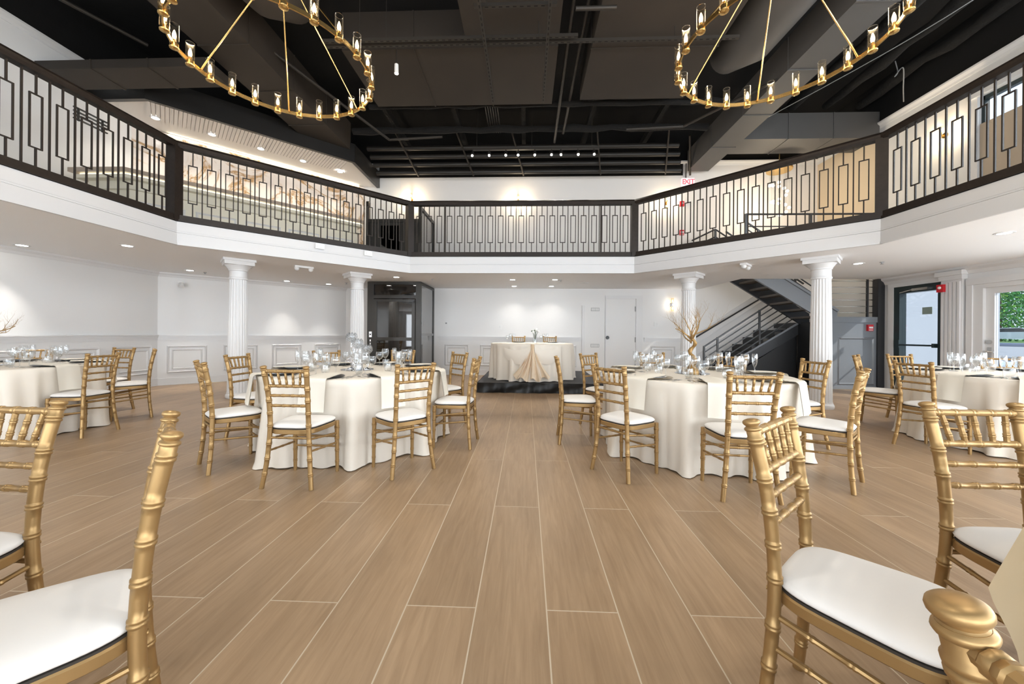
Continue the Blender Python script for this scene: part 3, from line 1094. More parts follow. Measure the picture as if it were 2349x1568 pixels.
GLASS = {
    'wine_glass': stemware([(.006, 0), (.020, .010), (.036, .035), (.0425, .065), (.041, .090), (.034, .118)], .095),
    'champagne_flute': stemware([(.006, 0), (.016, .018), (.0245, .050), (.0265, .085), (.0255, .115), (.0225, .135)], .085),
    'water_goblet': stemware([(.006, 0), (.024, .012), (.041, .036), (.044, .058), (.042, .082), (.038, .098)], .075, .037),
    'tumbler': MB().lathe([(.001, 0), (.026, 0), (.034, .012), (.040, .035), (.041, .06), (.037, .088), (.0355, .088), (.0390, .06), (.038, .036), (.032, .016), (.024, .008), (.001, .008)], 22),
}
GLASS = {k: v.mesh(k, 'glass', 60) for k, v in GLASS.items()}
GNAME = {'wine_glass': 'stemmed wine glass', 'champagne_flute': 'slim champagne flute', 'water_goblet': 'round water goblet', 'tumbler': 'stemless glass tumbler'}


def place(me, name, key, ang, tx, r, z, rz, label, cat, group):
    c = TABLES[key]['c']
    a = R(ang)
    x = c[0] + r * math.cos(a) + tx * math.sin(a) * -1
    y = c[1] + r * math.sin(a) + tx * math.cos(a)
    return tag(link(name, me, None, (x, y, z), rz), label, cat, group)


SNAME = list(SEATS)
for key, bears in SET_BEAR.items():
    if key == 'NL':
        continue
    for k, ang in enumerate(bears[:1] if key == 'NR' else bears):
        nm = SNAME[k] if key != 'NR' else 'far-left'
        c = TABLES[key]['c']
        ang = 141 if key == 'NR' else ang
        a = R(ang)
        px = px_x(c[0] + .72 * math.cos(a), c[1] + .72 * math.sin(a))
        if key != 'NR' and not (-70 < px < W_PX + 70):
            continue
        q = ' at the %s seat of the %s' % (nm, TABLES[key]['what'])
        rz = a - PI / 2                      # local +y points outwards
        jr = random.Random(hash((key, k)) % 1000 if False else k * 17 + len(key) * 5 + ord(key[0]))
        me = napkin_me[k % 3] if key != 'NR' else napkin_long
        tag(link('napkin', me, None, (c[0], c[1], 0), rz + R(jr.uniform(-3, 3))), 'hanging cream napkin' + q, 'napkin', 'napkins at the place settings')
        if key == 'NR':
            continue
        place(charger_g if key == 'R' else charger_me[0][1], 'charger_plate', key, ang, 0, .735, TZ, 0, ('gold-rimmed' if key == 'R' else 'black') + ' charger plate' + q, 'charger', 'charger plates')
        place(plate_me, 'dinner_plate', key, ang, 0, .735, TZ + .005, 0, 'white dinner plate' + q, 'plate', 'dinner plates')
        for nm2, tx in (('fork', -.185), ('fork', -.222), ('knife', .185), ('spoon', .222)):
            aa = rz + PI
            which = 'outer ' if tx == -.222 else ('inner ' if tx == -.185 else '')
            place(CUT[nm2], nm2, key, ang, -tx, .84, TZ, aa + R(jr.uniform(-4, 4)), which + 'steel ' + nm2 + q, nm2, 'cutlery')
        for g, tx, r in (('wine_glass', .105, .50), ('champagne_flute', .185, .545), ('water_goblet', .025, .505), ('tumbler', .145, .425)):
            place(GLASS[g], g, key, ang, -tx + jr.uniform(-.012, .012), r + jr.uniform(-.012, .012), TZ, 0, GNAME[g] + q, 'glass', 'glassware on the tables')

# ------------------------------------------------------------------ centrepieces
mir_me = MB().lathe([(.001, 0), (.168, 0), (.170, .002), (.168, .005), (.001, .005)], 48).mesh('mirror_plate', 'mirror', 30)
for key, lab in (('L', 'round mirror plate under the crystal candle holders'), ('R', 'round mirror plate under the golden branch tree'), ('FL', 'round mirror plate under the tree at the left edge')):
    tag(link('mirror_plate', mir_me, None, (*TABLES[key]['c'], TZ)), lab, 'mirror')


def branch_tree(label, loc, seed, h=.79):
    r_ = random.Random(seed)
    t = thing('branch_tree', label, 'centerpiece', loc)
    part('base', MB().lathe([(.001, 0), (.070, 0), (.072, .012), (.060, .035), (.040, .065), (.024, .10), (.018, .13)], 26), 'gold_dark', t, 50)
    pts = []
    for k in range(15):
        f = k / 14
        pts.append((.026 * math.sin(f * 10.5) * (1 - .3 * f), .022 * math.cos(f * 10.5 + .6) - .01, .08 + f * .30))
    part('trunk', MB().tube(pts, [.022 - .006 * (k / 14) + .004 * math.sin(k * 1.9) for k in range(15)], 12), 'gold_dark', t, 60)
    top = Vector(pts[-1])

    def grow(mb, p, d, ln, rad, depth):
        q, path, rads = p.copy(), [p.copy()], [rad]
        n = 4
        for k in range(n):
            d = (d + Vector((r_.uniform(-.28, .28), r_.uniform(-.28, .28), r_.uniform(-.12, .30)))).normalized()
            q = q + d * ln / n
            path.append(q.copy())
            rads.append(rad * (1 - .14 * (k + 1)))
        mb.tube(path, rads, 6 if depth < 2 else 4)
        if depth < 4:
            for k in range(3 if depth < 2 else 2):
                at = path[r_.choice((2, 3, 4))]
                side = Vector((r_.uniform(-1, 1), r_.uniform(-1, 1), r_.uniform(.0, .8))).normalized()
                grow(mb, at, (d * .75 + side * .75).normalized(), ln * r_.uniform(.5, .72), rads[-1] * .72, depth + 1)
    for k in range(10):
        a = 2 * PI * k / 10 + r_.uniform(-.3, .3)
        mb = MB()
        st = top + Vector((0, 0, r_.uniform(-.07, .01)))
        up = .30 if k % 2 else 1.0
        grow(mb, st, Vector((math.cos(a), math.sin(a), up)).normalized(), h * r_.uniform(.25, .31), .0085, 0)
        part('branch', mb, 'gold_dark' if k % 3 else 'gold_paint', t, 60)
    return t


branch_tree('golden bare branch tree on a twisted trunk at centre of a round table', (*TABLES['R']['c'], TZ + .006), 5)
branch_tree('bare branch tree only half seen at the left edge', (*TABLES['FL']['c'], TZ + .006), 9)
vot_me = MB().lathe([(.001, 0), (.027, 0), (.032, .02), (.034, .065), (.0325, .065), (.030, .02), (.025, .006), (.001, .006)], 20).mesh('votive_glass', 'crystal', 50)
can_me = MB().lathe([(.001, .007), (.023, .007), (.023, .03), (.001, .031)], 16).mesh('candle', 'petal_white', 40)
for q, (dx, dy, w) in enumerate(((.115, .02, 'right of'), (-.12, .03, 'left of'), (.04, .12, 'behind'))):
    v = thing('votive_candle', 'small glass votive candle %s the golden tree trunk' % w, 'candle', (TABLES['R']['c'][0] + dx, TABLES['R']['c'][1] + dy, TZ + .006), 0, 'votives on the mirror plate')
    link('glass_cup', vot_me, v)
    link('candle', can_me, v)


def crystal_holder(label, loc, h, r, lean, seed):
    t = thing('crystal_candle_holder', label, 'candle holder', loc)
    part('base', MB().lathe([(.001, 0), (.045, 0), (.046, .006), (.02, .014), (.008, .025)], 24), 'chrome', t, 50)
    path = [(lean * math.sin(f * PI) * .6 + lean * .2 * math.sin(f * 7), .02 * math.sin(f * 6), .02 + f * (h - r - .02)) for f in [i / 12 for i in range(13)]]
    part('stem', MB().tube(path, .005, 8), 'chrome', t, 60)
    part('curl', MB().tube([(.03 * math.cos(a) - .03, .025 * math.sin(a), .05 + .012 * a) for a in [i * .55 for i in range(14)]], .004, 6), 'chrome', t, 60)
    b = MB()
    n = 70
    for k in range(n):
        z = 1 - 2 * (k + .5) / n
        if z > .82:
            continue
        a = k * 2.39996
        rr = math.sqrt(1 - z * z)
        b.sphere((path[-1][0] + r * rr * math.cos(a), path[-1][1] + r * rr * math.sin(a), h - r * .2 + r * z), r * .20, 6, 4)
    part('crystal_ball', b, 'crystal', t)
    part('glass_cup', MB().lathe([(.012, 0), (r * .6, r * .5), (r * .7, r * 1.0), (r * .55, r * 1.5), (r * .52, r * 1.5), (r * .66, r * 1.0), (r * .55, r * .52), (.01, .01)], 18, (path[-1][0], path[-1][1], h - r * 1.0), True), 'glass', t, 60)
    return t


cL = TABLES['L']['c']
crystal_holder('tallest crystal ball candle holder, at the left of its mirror plate', (cL[0] - .09, cL[1] + .05, TZ + .006), .36, .055, .03, 1)
crystal_holder('middle crystal ball candle holder with a curved chrome stem', (cL[0] + .01, cL[1] + .0, TZ + .006), .295, .055, -.03, 2)
crystal_holder('lowest crystal ball candle holder, at the right of its mirror plate', (cL[0] + .115, cL[1] - .02, TZ + .006), .235, .052, .02, 3)
mb = MB()
for k in range(3):
    mb.tube([(.07 * math.cos(a + k) * (1 - a / 30), .05 * math.sin(a + k), .012 + .02 * k + .010 * abs(math.sin(a * 1.5))) for a in [i * .35 for i in range(20)]], .005, 6)
single('silver_wreath', mb, 'chrome', 'curled silver wire garland lying among the crystal candle holders', 'decoration', (cL[0] + .03, cL[1] - .07, TZ + .006), 0, 60)

# ------------------------------------------------------------------ stage with the couple's table
ST = (-.97, 1.55, 7.32, 9.9)
st = thing('stage', 'low black platform with a pleated skirt under the head table', 'stage', (0, 0, 0))
part('deck', MB().box(ST[0] + .01, ST[1] - .01, ST[2] + .01, ST[3], .16, .198), 'stage_top', st)
def skirt(x0, y0, x1, y1, seed):
    r_ = random.Random(seed)
    ph = [r_.uniform(0, 6) for _ in range(4)]
    nx, ny = y1 - y0, x0 - x1
    l = math.hypot(nx, ny)
    nx, ny = -nx / l, -ny / l
    def fn(u, v):
        w = (.008 * math.sin(u * 70 + ph[0] + v) + .006 * math.sin(u * 41 + ph[1] + 3 * v) + .008 * math.sin(u * 17 + 6 * v + ph[2])) * (.35 + v)
        return (x0 + (x1 - x0) * u + nx * w, y0 + (y1 - y0) * u + ny * w, .199 - .196 * v)
    return MB().grid(fn, 120, 6)
part('skirt', skirt(ST[0], ST[2], ST[1], ST[2], 1), 'stage_skirt', st, 60)
part('skirt', skirt(ST[0], ST[3], ST[0], ST[2], 2), 'stage_skirt', st, 60)
part('skirt', skirt(ST[1], ST[2], ST[1], ST[3], 3), 'stage_skirt', st, 60)
part('frame', MB().box(ST[0] + .06, ST[1] - .06, ST[2] + .06, ST[3] - .03, .002, .16), 'black_metal', st)
HT = (.13, 8.36)
t = thing('round_table', 'round head table on the stage, hidden under its cloth', 'table', (*HT, .199))
link('tabletop', tt_me, t)
for q in range(4):
    link('leg', tl_me, t, (0, 0, 0), q * PI / 2 + .4)
single('tablecloth', cloth_mb(TR, TH + .004, .002, 77, .02, .045), 'cloth', 'ivory cloth of the head table on the black stage', 'tablecloth', (*HT, .199), 0, 70)


def swag_mb():
    """gathered satin falling from one point of the table edge to the floor at the front"""
    def fn(u, v):
        w = (u - .5) * 2
        th = -PI / 2 + w * (.035 + .36 * v ** 1.3) - .02 * v
        f = math.sin(w * 17 + .6) * .5 + math.sin(w * 29 + 2.0 * v) * .3 + math.sin(w * 8 - 1 + v) * .4
        r = TR + .034 + .045 * v + (.010 + .050 * min(1, v * 1.6)) * f + .05 * max(0, 1 - abs(w) * 1.8) * math.sin(PI * min(1, v * 1.1))
        z = TH + .006 - (TH - .012) * v
        hem = .05 * (1 + math.sin(w * 11 + 1)) * max(0, v - .6) / .4 + .10 * abs(w) ** 3 * max(0, v - .5) * 2
        return (r * math.cos(th), r * math.sin(th), max(.012, z + hem * .7))
    return MB().grid(fn, 150, 24)


single('satin_swag', swag_mb(), 'satin', 'peach satin swag gathered at the front of the head table', 'swag', (*HT, .199), 0, 70)


def swoop_mb(sg):
    """sagging tuck of cloth from the gather out to one side"""
    def fn(u, v):
        th = -PI / 2 + sg * (.04 + .62 * u)
        sag = math.sin(PI * u ** .8)
        z = TH - .02 - (.16 * u + .20 * sag) * (.35 + .65 * v) - .16 * v * (1 - .6 * u)
        r = TR + .020 + .035 * math.sin(PI * v) * (1 - u * .8) + .02 * (TH - z)
        return (r * math.cos(th), r * math.sin(th), z)
    return MB().grid(fn, 40, 10)


for sg, w in ((-1, 'left'), (1, 'right')):
    single('cloth_tuck', swoop_mb(sg), 'cloth', 'sagging ivory tuck of cloth on the %s of the satin swag' % w, 'swag', (*HT, .199), 0, 70, 'tucks beside the swag')
chair(-.19, 9.50, R(-88), 'gold chair behind the head table, on the left', 'gold banquet chairs', .199)
chair(.61, 9.50, R(-92), 'gold chair behind the head table, on the right', 'gold banquet chairs', .199)
HZ = .199 + TH + .0045
for q, (x, w) in enumerate(((-.17, 'left'), (.62, 'right'))):
    tag(link('charger_plate', charger_me[0][1], None, (x, 8.95, HZ)), 'black charger plate on the %s half of the head table' % w, 'charger', 'charger plates')
    tag(link('dinner_plate', plate_me, None, (x, 8.95, HZ + .005)), 'white dinner plate on the %s half of the head table' % w, 'plate', 'dinner plates')
    for g, dx in (('wine_glass', -.20), ('champagne_flute', -.12), ('water_goblet', -.27)):
        tag(link(g, GLASS[g], None, (x + dx, 8.80, HZ)), '%s on the %s half of the head table' % (GNAME[g], w), 'glass', 'glassware on the tables')
v = thing('flower_vase', 'clear glass vase with white flowers on the head table', 'vase', (.20, 8.42, HZ))
part('vase', MB().lathe([(.001, 0), (.045, 0), (.045, .004), (.040, .10), (.050, .20), (.048, .20), (.038, .10), (.043, .008), (.001, .008)], 22), 'glass', v, 60)
r_ = random.Random(3)
for k in range(9):
    a, b = r_.uniform(0, 6.28), r_.uniform(.01, .09)
    p = (b * math.cos(a), b * math.sin(a), r_.uniform(.24, .33))
    s = part('stem', MB().tube([(0, 0, .02), (p[0] * .4, p[1] * .4, .18), p], .003, 5), 'leaf_dark', v)
    if k < 6:
        part('blossom', MB().sphere(p, .028, 8, 5, .8), 'petal_white', s, 80)
    else:
        part('leaf', MB().sphere((p[0], p[1], p[2] - .03), .026, 6, 4, .5), 'leaf_dark', s)

# ------------------------------------------------------------------ elevator
EX0, EX1, EY0, EY1 = -3.93, -2.60, 9.02, YB - .02
e = thing('elevator', 'black framed elevator shaft with smoked glass door against the back wall', 'elevator', (0, 0, 0))
part('frame', MB().box(EX0, EX0 + .16, EY0, EY0 + .1, 0, 2.43).box(EX1 - .12, EX1, EY0, EY0 + .1, 0, 2.43).box(EX0 + .16, EX1 - .12, EY0, EY0 + .1, 2.02, 2.10)
     .box(EX0 + .16, EX1 - .12, EY0, EY0 + .1, 2.37, 2.43).box(EX0, EX0 + .05, EY0 + .1, EY1, 0, 2.43).box(EX1 - .05, EX1, EY1 - .1, EY1, 0, 2.43)
     .box(EX1 - .05, EX1, EY0 + .1, EY1 - .1, 2.36, 2.43).box(EX1 - .05, EX1, EY0 + .1, EY1 - .1, 0, .06), 'bronze_black', e)
part('header_panel', MB().box(EX0 + .16, EX1 - .12, EY0 + .03, EY0 + .05, 2.10, 2.37), 'smoked_glass', e)
part('side_pane', MB().box(EX1 - .03, EX1 - .015, EY0 + .1, EY1 - .1, 1.16, 2.36), 'grey_glass', e)
part('side_pane', MB().box(EX1 - .03, EX1 - .015, EY0 + .1, EY1 - .1, .06, 1.10), 'grey_glass', e)
part('side_rail', MB().box(EX1 - .05, EX1 + .004, EY0 + .1, EY1 - .1, 1.10, 1.16), 'grey_plastic', e)
d = part('door', MB().box(EX0 + .17, EX0 + .25, EY0 - .03, EY0 + .02, .03, 2.0).box(EX1 - .21, EX1 - .13, EY0 - .03, EY0 + .02, .03, 2.0)
         .box(EX0 + .25, EX1 - .21, EY0 - .03, EY0 + .02, 1.94, 2.0).box(EX0 + .25, EX1 - .21, EY0 - .03, EY0 + .02, .98, 1.06).box(EX0 + .25, EX1 - .21, EY0 - .03, EY0 + .02, .03, .2), 'bronze_black', e)
part('pane', MB().box(EX0 + .25, EX1 - .21, EY0 - .012, EY0 - .002, 1.06, 1.94), 'smoked_glass', d)
part('pane', MB().box(EX0 + .25, EX1 - .21, EY0 - .012, EY0 - .002, .2, .98), 'smoked_glass', d)
part('door_closer', MB().box(EX1 - .34, EX1 - .15, EY0 - .07, EY0 - .03, 1.92, 1.97), 'black_metal', d)
part('cab_wall', MB().box(EX0 + .1, EX1 - .1, EY1 - .04, EY1 - .02, .05, 2.35), 'bar_top', e)
part('cab_rail', MB().box(EX0 + .45, EX0 + .62, EY1 - .08, EY1 - .045, .1, 2.3), 'brass', e)
k = part('call_panel', MB().box(EX0 + .05, EX0 + .12, EY0 - .012, EY0, 1.06, 1.20), 'chrome', e)
part('button', MB().tube([(EX0 + .085, EY0 - .012, 1.13), (EX0 + .085, EY0 - .02, 1.13)], .018, 12), 'black_metal', k)
for z in (.98, .90, .82):
    part('switch', MB().box(EX0 + .07, EX0 + .10, EY0 - .014, EY0, z - .025, z + .025), 'chrome', e)
e = thing('elevator_gate', 'black elevator enclosure standing on the upper floor behind the railing', 'elevator', (0, 0, 0))
part('frame', MB().box(EX0 - .05, EX0 + .02, EY0, EY0 + .1, 2.772, 4.42).box(EX1 - .07, EX1, EY0, EY0 + .1, 2.772, 4.30).box(EX0 + .02, EX1 - .07, EY0, EY0 + .08, 3.90, 3.98)
     .box(EX1 - .06, EX1, EY1 - .1, EY1, 2.772, 4.30).box(EX1 - .06, EX1, EY0 + .1, EY1, 4.22, 4.30), 'bronze_black', e)
part('gate_panel', MB().box(EX0 + .02, EX1 - .07, EY0 + .03, EY0 + .05, 2.772, 3.90), 'bronze_black', e)
part('pane', MB().box(EX0 + .32, EX1 - .55, EY0 + .01, EY0 + .025, 2.9, 3.82), 'smoked_glass', e)
part('side_pane', MB().box(EX1 - .04, EX1 - .025, EY0 + .1, EY1 - .1, 2.772, 4.22), 'grey_glass', e)

# ------------------------------------------------------------------ staircase
SL = 1.27 / 1.85
s = thing('staircase', 'black and grey steel switchback staircase rising to the balcony', 'stairs', (0, 0, 0))
LX0, LX1, LZ = 4.52, 6.75, 1.50
NR1 = 8
for k in range(NR1 - 1):
    x = LX0 + (LX1 - LX0) / NR1 * k
    z = LZ / NR1 * (k + 1)
    tr = part('tread', MB().box(x, x + .30, 9.50, 10.36, z - .04, z), 'stair_black', s)
    part('riser', MB().box(x, x + .02, 9.52, 10.36, z - LZ / NR1, z - .04), 'stair_black', tr)
dz = .02
part('lower_stringer', MB().extr([(LX0 - .1, 9.44, .002), (LX0 + .25, 9.44, .002), (LX1 + .12, 9.44, LZ - .22), (LX1 + .12, 9.44, LZ + .06), (LX0 - .1, 9.44, .06)], (0, .06, 0)), 'stair_dark', s)
part('stringer_trim', MB().bar((LX0 - .05, 9.43, .11), (LX1 + .1, 9.43, LZ + .06), .025, .04), 'stair_grey', s)
part('under_panel', MB().extr([(LX0 + .45, 9.52, .002), (LX1, 9.52, .002), (LX1, 9.52, LZ - .3)], (0, .03, 0)), 'stair_black', s)
# handrail of the lower flight: posts and five sloping bars
g1 = LZ / (LX1 - LX0)
for x in (4.45, 4.78, 5.80):
    z0 = max(0.002, (x - LX0) * g1)
    part('rail_post', MB().box(x - .02, x + .02, 9.43, 9.47, z0, (x - LX0) * g1 + .95), 'black_metal', s)
for q in range(6):
    zz = .93 - q * .148
    part('rail_bar', MB().bar((4.45, 9.45, (4.45 - LX0) * g1 + zz), (6.75, 9.45, (6.75 - LX0) * g1 + zz), .022 if q else .04, .022 if q else .03), 'stair_dark', s)
# landing
part('landing', MB().box(LX1, XR - .01, 8.52, YB - .02, LZ - .12, LZ), 'stair_dark', s)
part('landing_front', MB().box(LX1 + .02, XR - .16, 8.50, 8.54, .002, LZ), 'stair_grey', s)
part('panel_moulding', MB().frame(XR - .16 - LX1 - .2, 1.06, .05, .022, (LX1 + XR - .16) / 2 + .06, .62, 8.50), 'stair_grey', s)
part('landing_edge', MB().box(LX1 - .02, XR - .14, 8.47, 8.54, LZ - .02, LZ + .10), 'stair_grey', s)
part('landing_base', MB().box(LX1 + .02, XR - .16, 8.48, 8.50, .002, .06), 'stair_grey', s)
part('closet_wall', MB().box(LX1 - .02, LX1 + .02, 8.54, 9.45, .002, LZ), 'stair_black', s)
part('closet_frame', MB().box(LX1 - .03, LX1 + .02, 8.48, 8.64, .002, LZ), 'stair_grey', s)
part('closet_door', MB().box(LX1 - .035, LX1 - .02, 8.70, 9.35, .02, 1.36), 'stair_black', s)
part('corner_post', MB().box(XR - .16, XR - .02, 8.46, 8.60, .002, 2.44), 'stair_dark', s)
for q in range(6):
    z = LZ + .20 + q * .142
    part('landing_bar', MB().tube([(LX1 + .05, 8.56, z), (XR - .16, 8.56, z)], .011, 8), 'steel', s)
part('rail_post', MB().box(XR - .32, XR - .29, 8.54, 8.58, LZ, 2.44), 'stair_dark', s)
# upper flight: two deep stringers and open treads
UX0, UZ0, UX1, UZ1 = 6.80, LZ, 4.92, ZS


def us(x):
    return UZ0 + (UX0 - x) * SL


for y, nm in ((8.52, 'upper_stringer'), (9.34, 'upper_stringer')):
    part(nm, MB().extr([(UX0 + .12, y, us(UX0) - .16), (UX0 + .12, y, us(UX0) + .22), (UX1 - .1, y, us(UX1) + .26), (UX1 - .1, y, us(UX1) - .16)], (0, .06, 0)), 'stair_grey' if y < 9 else 'stair_dark', s)
part('stringer_trim', MB().bar((UX0 + .12, 8.505, us(UX0) + .23), (UX1 - .1, 8.505, us(UX1) + .27), .05, .05), 'stair_grey', s)
for k in range(7):
    z = UZ0 + (UZ1 - UZ0) / 7.5 * (k + .75)
    x = UX0 - (z - UZ0) / SL
    part('tread', MB().box(x - .15, x + .15, 8.58, 9.34, z - .045, z), 'tread_brown', s)
for q in range(5):
    zz = .95 - q * .15
    part('rail_bar', MB().bar((UX0, 9.37, us(UX0) + zz), (UX1, 9.37, us(UX1) + zz), .03 if q == 0 else .02), 'stair_dark', s)
    part('rail_bar', MB().bar((UX0, 8.55, us(UX0) + zz), (UX1, 8.55, us(UX1) + zz), .03 if q == 0 else .02), 'stair_dark', s)
for x in (5.2, 5.9, 6.6):
    part('rail_post', MB().box(x - .018, x + .018, 9.35, 9.39, us(x), us(x) + .95), 'stair_dark', s)
    part('rail_post', MB().box(x - .018, x + .018, 8.53, 8.57, us(x) + .2, us(x) + .95), 'stair_dark', s)
part('wall_rail', MB().tube([(4.3, 10.33, .9), (LX1, 10.33, 2.42)], .02, 8), 'stair_dark', s)
# guard rail round the stairwell on the upper floor
g = thing('stairwell_guard', 'dark steel pipe guard rail around the stairwell on the upper floor', 'railing', (0, 0, 0))
for q in range(4):
    z = 3.86 - q * .27
    part('rail_bar', MB().tube([(4.86, 8.42, z), (7.7, 8.42, z)], .022 if q == 0 else .014, 8), 'stair_dark', g, 50)
for x in (4.86, 6.25, 7.6):
    part('rail_post', MB().box(x - .025, x + .025, 8.40, 8.445, ZS + .002, 3.87), 'stair_dark', g)
g = thing('stair_handrail', 'peaked dark handrail ends by the stairwell near the fire alarm', 'railing', (0, 0, 0))
for q in range(3):
    z = 4.0 - q * .2
    part('rail_bar', MB().tube([(4.42, 10.1, z - .30), (5.03, 10.1, z), (5.5, 10.1, z - .32)], .022, 8), 'stair_dark', g)
part('rail_post', MB().box(5.005, 5.055, 10.08, 10.12, ZS - .1, 4.0), 'stair_dark', g)

# sloping panel trim on the wall behind the stairs
for q in range(3):
    part('stair_wall_trim', MB().bar((4.4, YB - .01, 1.02 - q * .30), (6.9, YB - .01, 1.02 - q * .30 + 2.5 * g1), .02, .03), 'trim_white', wall_back)

# ------------------------------------------------------------------ recessed ceiling lights
trim_me = MB().lathe([(.060, -.006), (.085, -.006), (.088, 0), (.060, 0)], 28, (0, 0, 0), True).mesh('trim_ring', 'trim_white', 40)
lens_me = MB().lathe([(.001, -.004), (.061, -.004), (.061, -.001), (.001, -.001)], 28).mesh('lens', 'downlight_glow')


def downlight(x, y, z, label, power, col=(1.0, .95, .88), spread=110):
    r = thing('downlight', label, 'light', (x, y, z), 0, 'recessed downlights')
    link('trim_ring', trim_me, r)
    link('lens', lens_me, r)
    d = bpy.data.lights.new('downlight_lamp', 'AREA')
    d.shape, d.size, d.energy, d.color = 'DISK', .12, power, col
    d.spread = R(spread)
    o = bpy.data.objects.new('downlight_lamp', d)
    COL.objects.link(o)
    o.parent = r
    o.location = (0, 0, -.015)
    return r


DL = [(-7.55, 5.26, 'nearest the left edge, over the left table'), (-5.95, 5.3, 'beside the balcony edge, second from the left edge'), (-7.0, 7.45, 'above the left corner wall'),
      (-5.95, 8.98, 'between the two left columns, on the left'), (-5.2, 9.55, 'between the two left columns, on the right'), (-3.68, 8.32, 'touching the capital left of the elevator'),
      (-2.96, 8.32, 'just above the elevator'), (-.33, 8.69, 'front left of the four over the stage'), (-.33, 9.87, 'rear left of the four over the stage'),
      (.66, 8.67, 'front right of the four over the stage'), (.66, 9.86, 'rear right of the four over the stage'), (5.8, 4.73, 'large at the right edge'),
      (5.77, 6.68, 'just right of the column before the stairs')]
for k_, (x, y, w) in enumerate(DL):
    downlight(x, y, ZC, 'round white downlight under the balcony, ' + w, (5.0 if k_ in (0, 2, 3, 4) else 4.0) if k_ in (0, 2, 3, 4, 8, 10) else 8.0, spread=62 if k_ in (0, 2, 3, 4) else 110)

# sprinklers, speakers, detectors under the balcony
sp_me = MB().lathe([(.001, 0), (.03, 0), (.03, -.006), (.012, -.008), (.010, -.03), (.022, -.032), (.022, -.036), (.001, -.036)], 14).mesh('sprinkler', 'vent_grey', 40)
for x, y, w in ((-6.9, 7.7, 'above the left corner wall'), (-4.6, 9.3, 'left of the elevator'), (-2.2, 8.6, 'right of the elevator'), (.80, 8.72, 'over the stage'), (6.05, 6.55, 'over the glass-door table')):
    tag(link('sprinkler', sp_me, None, (x, y, ZC)), 'small grey sprinkler head on the white ceiling ' + w, 'sprinkler', 'sprinklers')
spk_me = MB().lathe([(.001, -.004), (.13, -.004), (.135, 0), (.001, 0)], 30).mesh('ceiling_speaker', 'white_plastic', 40)
for x, y, w in ((-7.6, 4.7, 'at the far left'), (1.4, 9.2, 'right of the stage lights')):
    tag(link('ceiling_speaker', spk_me, None, (x, y, ZC)), 'flush round white ceiling speaker ' + w, 'speaker', 'ceiling speakers')
det_me = MB().box(-.16, .16, -.05, .05, -.035, 0).sphere((-.12, 0, -.05), .045, 10, 6).sphere((.12, 0, -.05), .045, 10, 6).mesh('emergency_light', 'white_plastic', 40)
for x, y, w in ((-4.3, 7.0, 'between the left columns'), (3.9, 6.75, 'between the right columns')):
    tag(link('emergency_light', det_me, None, (x, y, ZC), R(45)), 'white twin emergency light on the ceiling ' + w, 'emergency light', 'emergency lights')
single('wall_camera', MB().tube([(0, -.02, 0), (0, -.10, -.02), (0, -.16, -.08)], [.03, .05, .045], 14).box(-.06, .06, -.02, 0, -.05, .05), 'white_plastic', 'white dome camera high on the left corner wall', 'camera', (-7.62, 7.9, 2.22), R(45), 50)

# wall plates on the back wall
def plate(x, z, w, h, label, cat, extra=None):
    p = thing('wall_plate', label, cat, (x, YB, z))
    part('cover', MB().box(-w / 2, w / 2, -.018, 0, -h / 2, h / 2), 'white_plastic', p)
    if extra == 'screen':
        part('screen', MB().box(-.022, .022, -.021, -.018, -.005, .035), 'grey_plastic', p)
    else:
        part('rocker', MB().box(-w * .2, w * .2, -.023, -.018, -h * .28, h * .28), 'trim_white', p)


plate(-2.26, 1.44, .12, .12, 'white thermostat with dark display right of the elevator', 'thermostat', 'screen')
plate(-.74, 1.36, .08, .12, 'white light switch on the wall behind the stage', 'switch')
plate(3.60, 1.47, .13, .12, 'white double switch under the wall sconce', 'switch')
for x, y, rz, w in ((-3.72, 6.5, R(43.3), 'left one under the bar railing'), (-3.1, 7.09, R(43.3), 'right one under the bar railing')):
    o = single('fascia_outlet', MB().box(-.075, .075, -.02, 0, -.045, .045).box(-.04, .04, -.026, -.02, -.02, .02), 'white_plastic', 'small white outlet plate on the balcony fascia, ' + w, 'outlet', (x + .03, y - .03, 2.70), rz, None, 'outlets on the fascia')

# ------------------------------------------------------------------ wall sconces
def sconce(x, y, z, rz, label, power, mname='brass', lcol=(1, .80, .55)):
    t = thing('wall_sconce', label, 'sconce', (x, y, z), rz, 'wall sconces')
    part('backplate', MB().tube([(0, 0, 0), (0, -.02, 0)], .05, 18), mname, t, 40)
    part('arm', MB().tube([(0, -.02, 0), (0, -.09, 0)], .012, 10).tube([(0, -.09, -.05), (0, -.09, .05)], .022, 12), mname, t, 40)
    for sgn in (1, -1):
        part('glass_shade', MB().lathe([(.022, 0), (.034, .02 * sgn), (.036, .13 * sgn), (.034, .13 * sgn), (.032, .022 * sgn), (.02, .003 * sgn)], 18, (0, -.09, .05 * sgn), True), 'shade_glass', t, 50)
        b = part('bulb', MB().sphere((0, -.09, .10 * sgn), .018, 10, 6, 1.8), 'lamp_glow', t, 80)
        if sgn < 0:
            continue
        d = bpy.data.lights.new('sconce_lamp', 'POINT')
        d.energy, d.color, d.shadow_soft_size = power, lcol, .03
        o = bpy.data.objects.new('sconce_lamp', d)
        COL.objects.link(o)
        o.parent = t
        o.location = (0, -.16, 0)


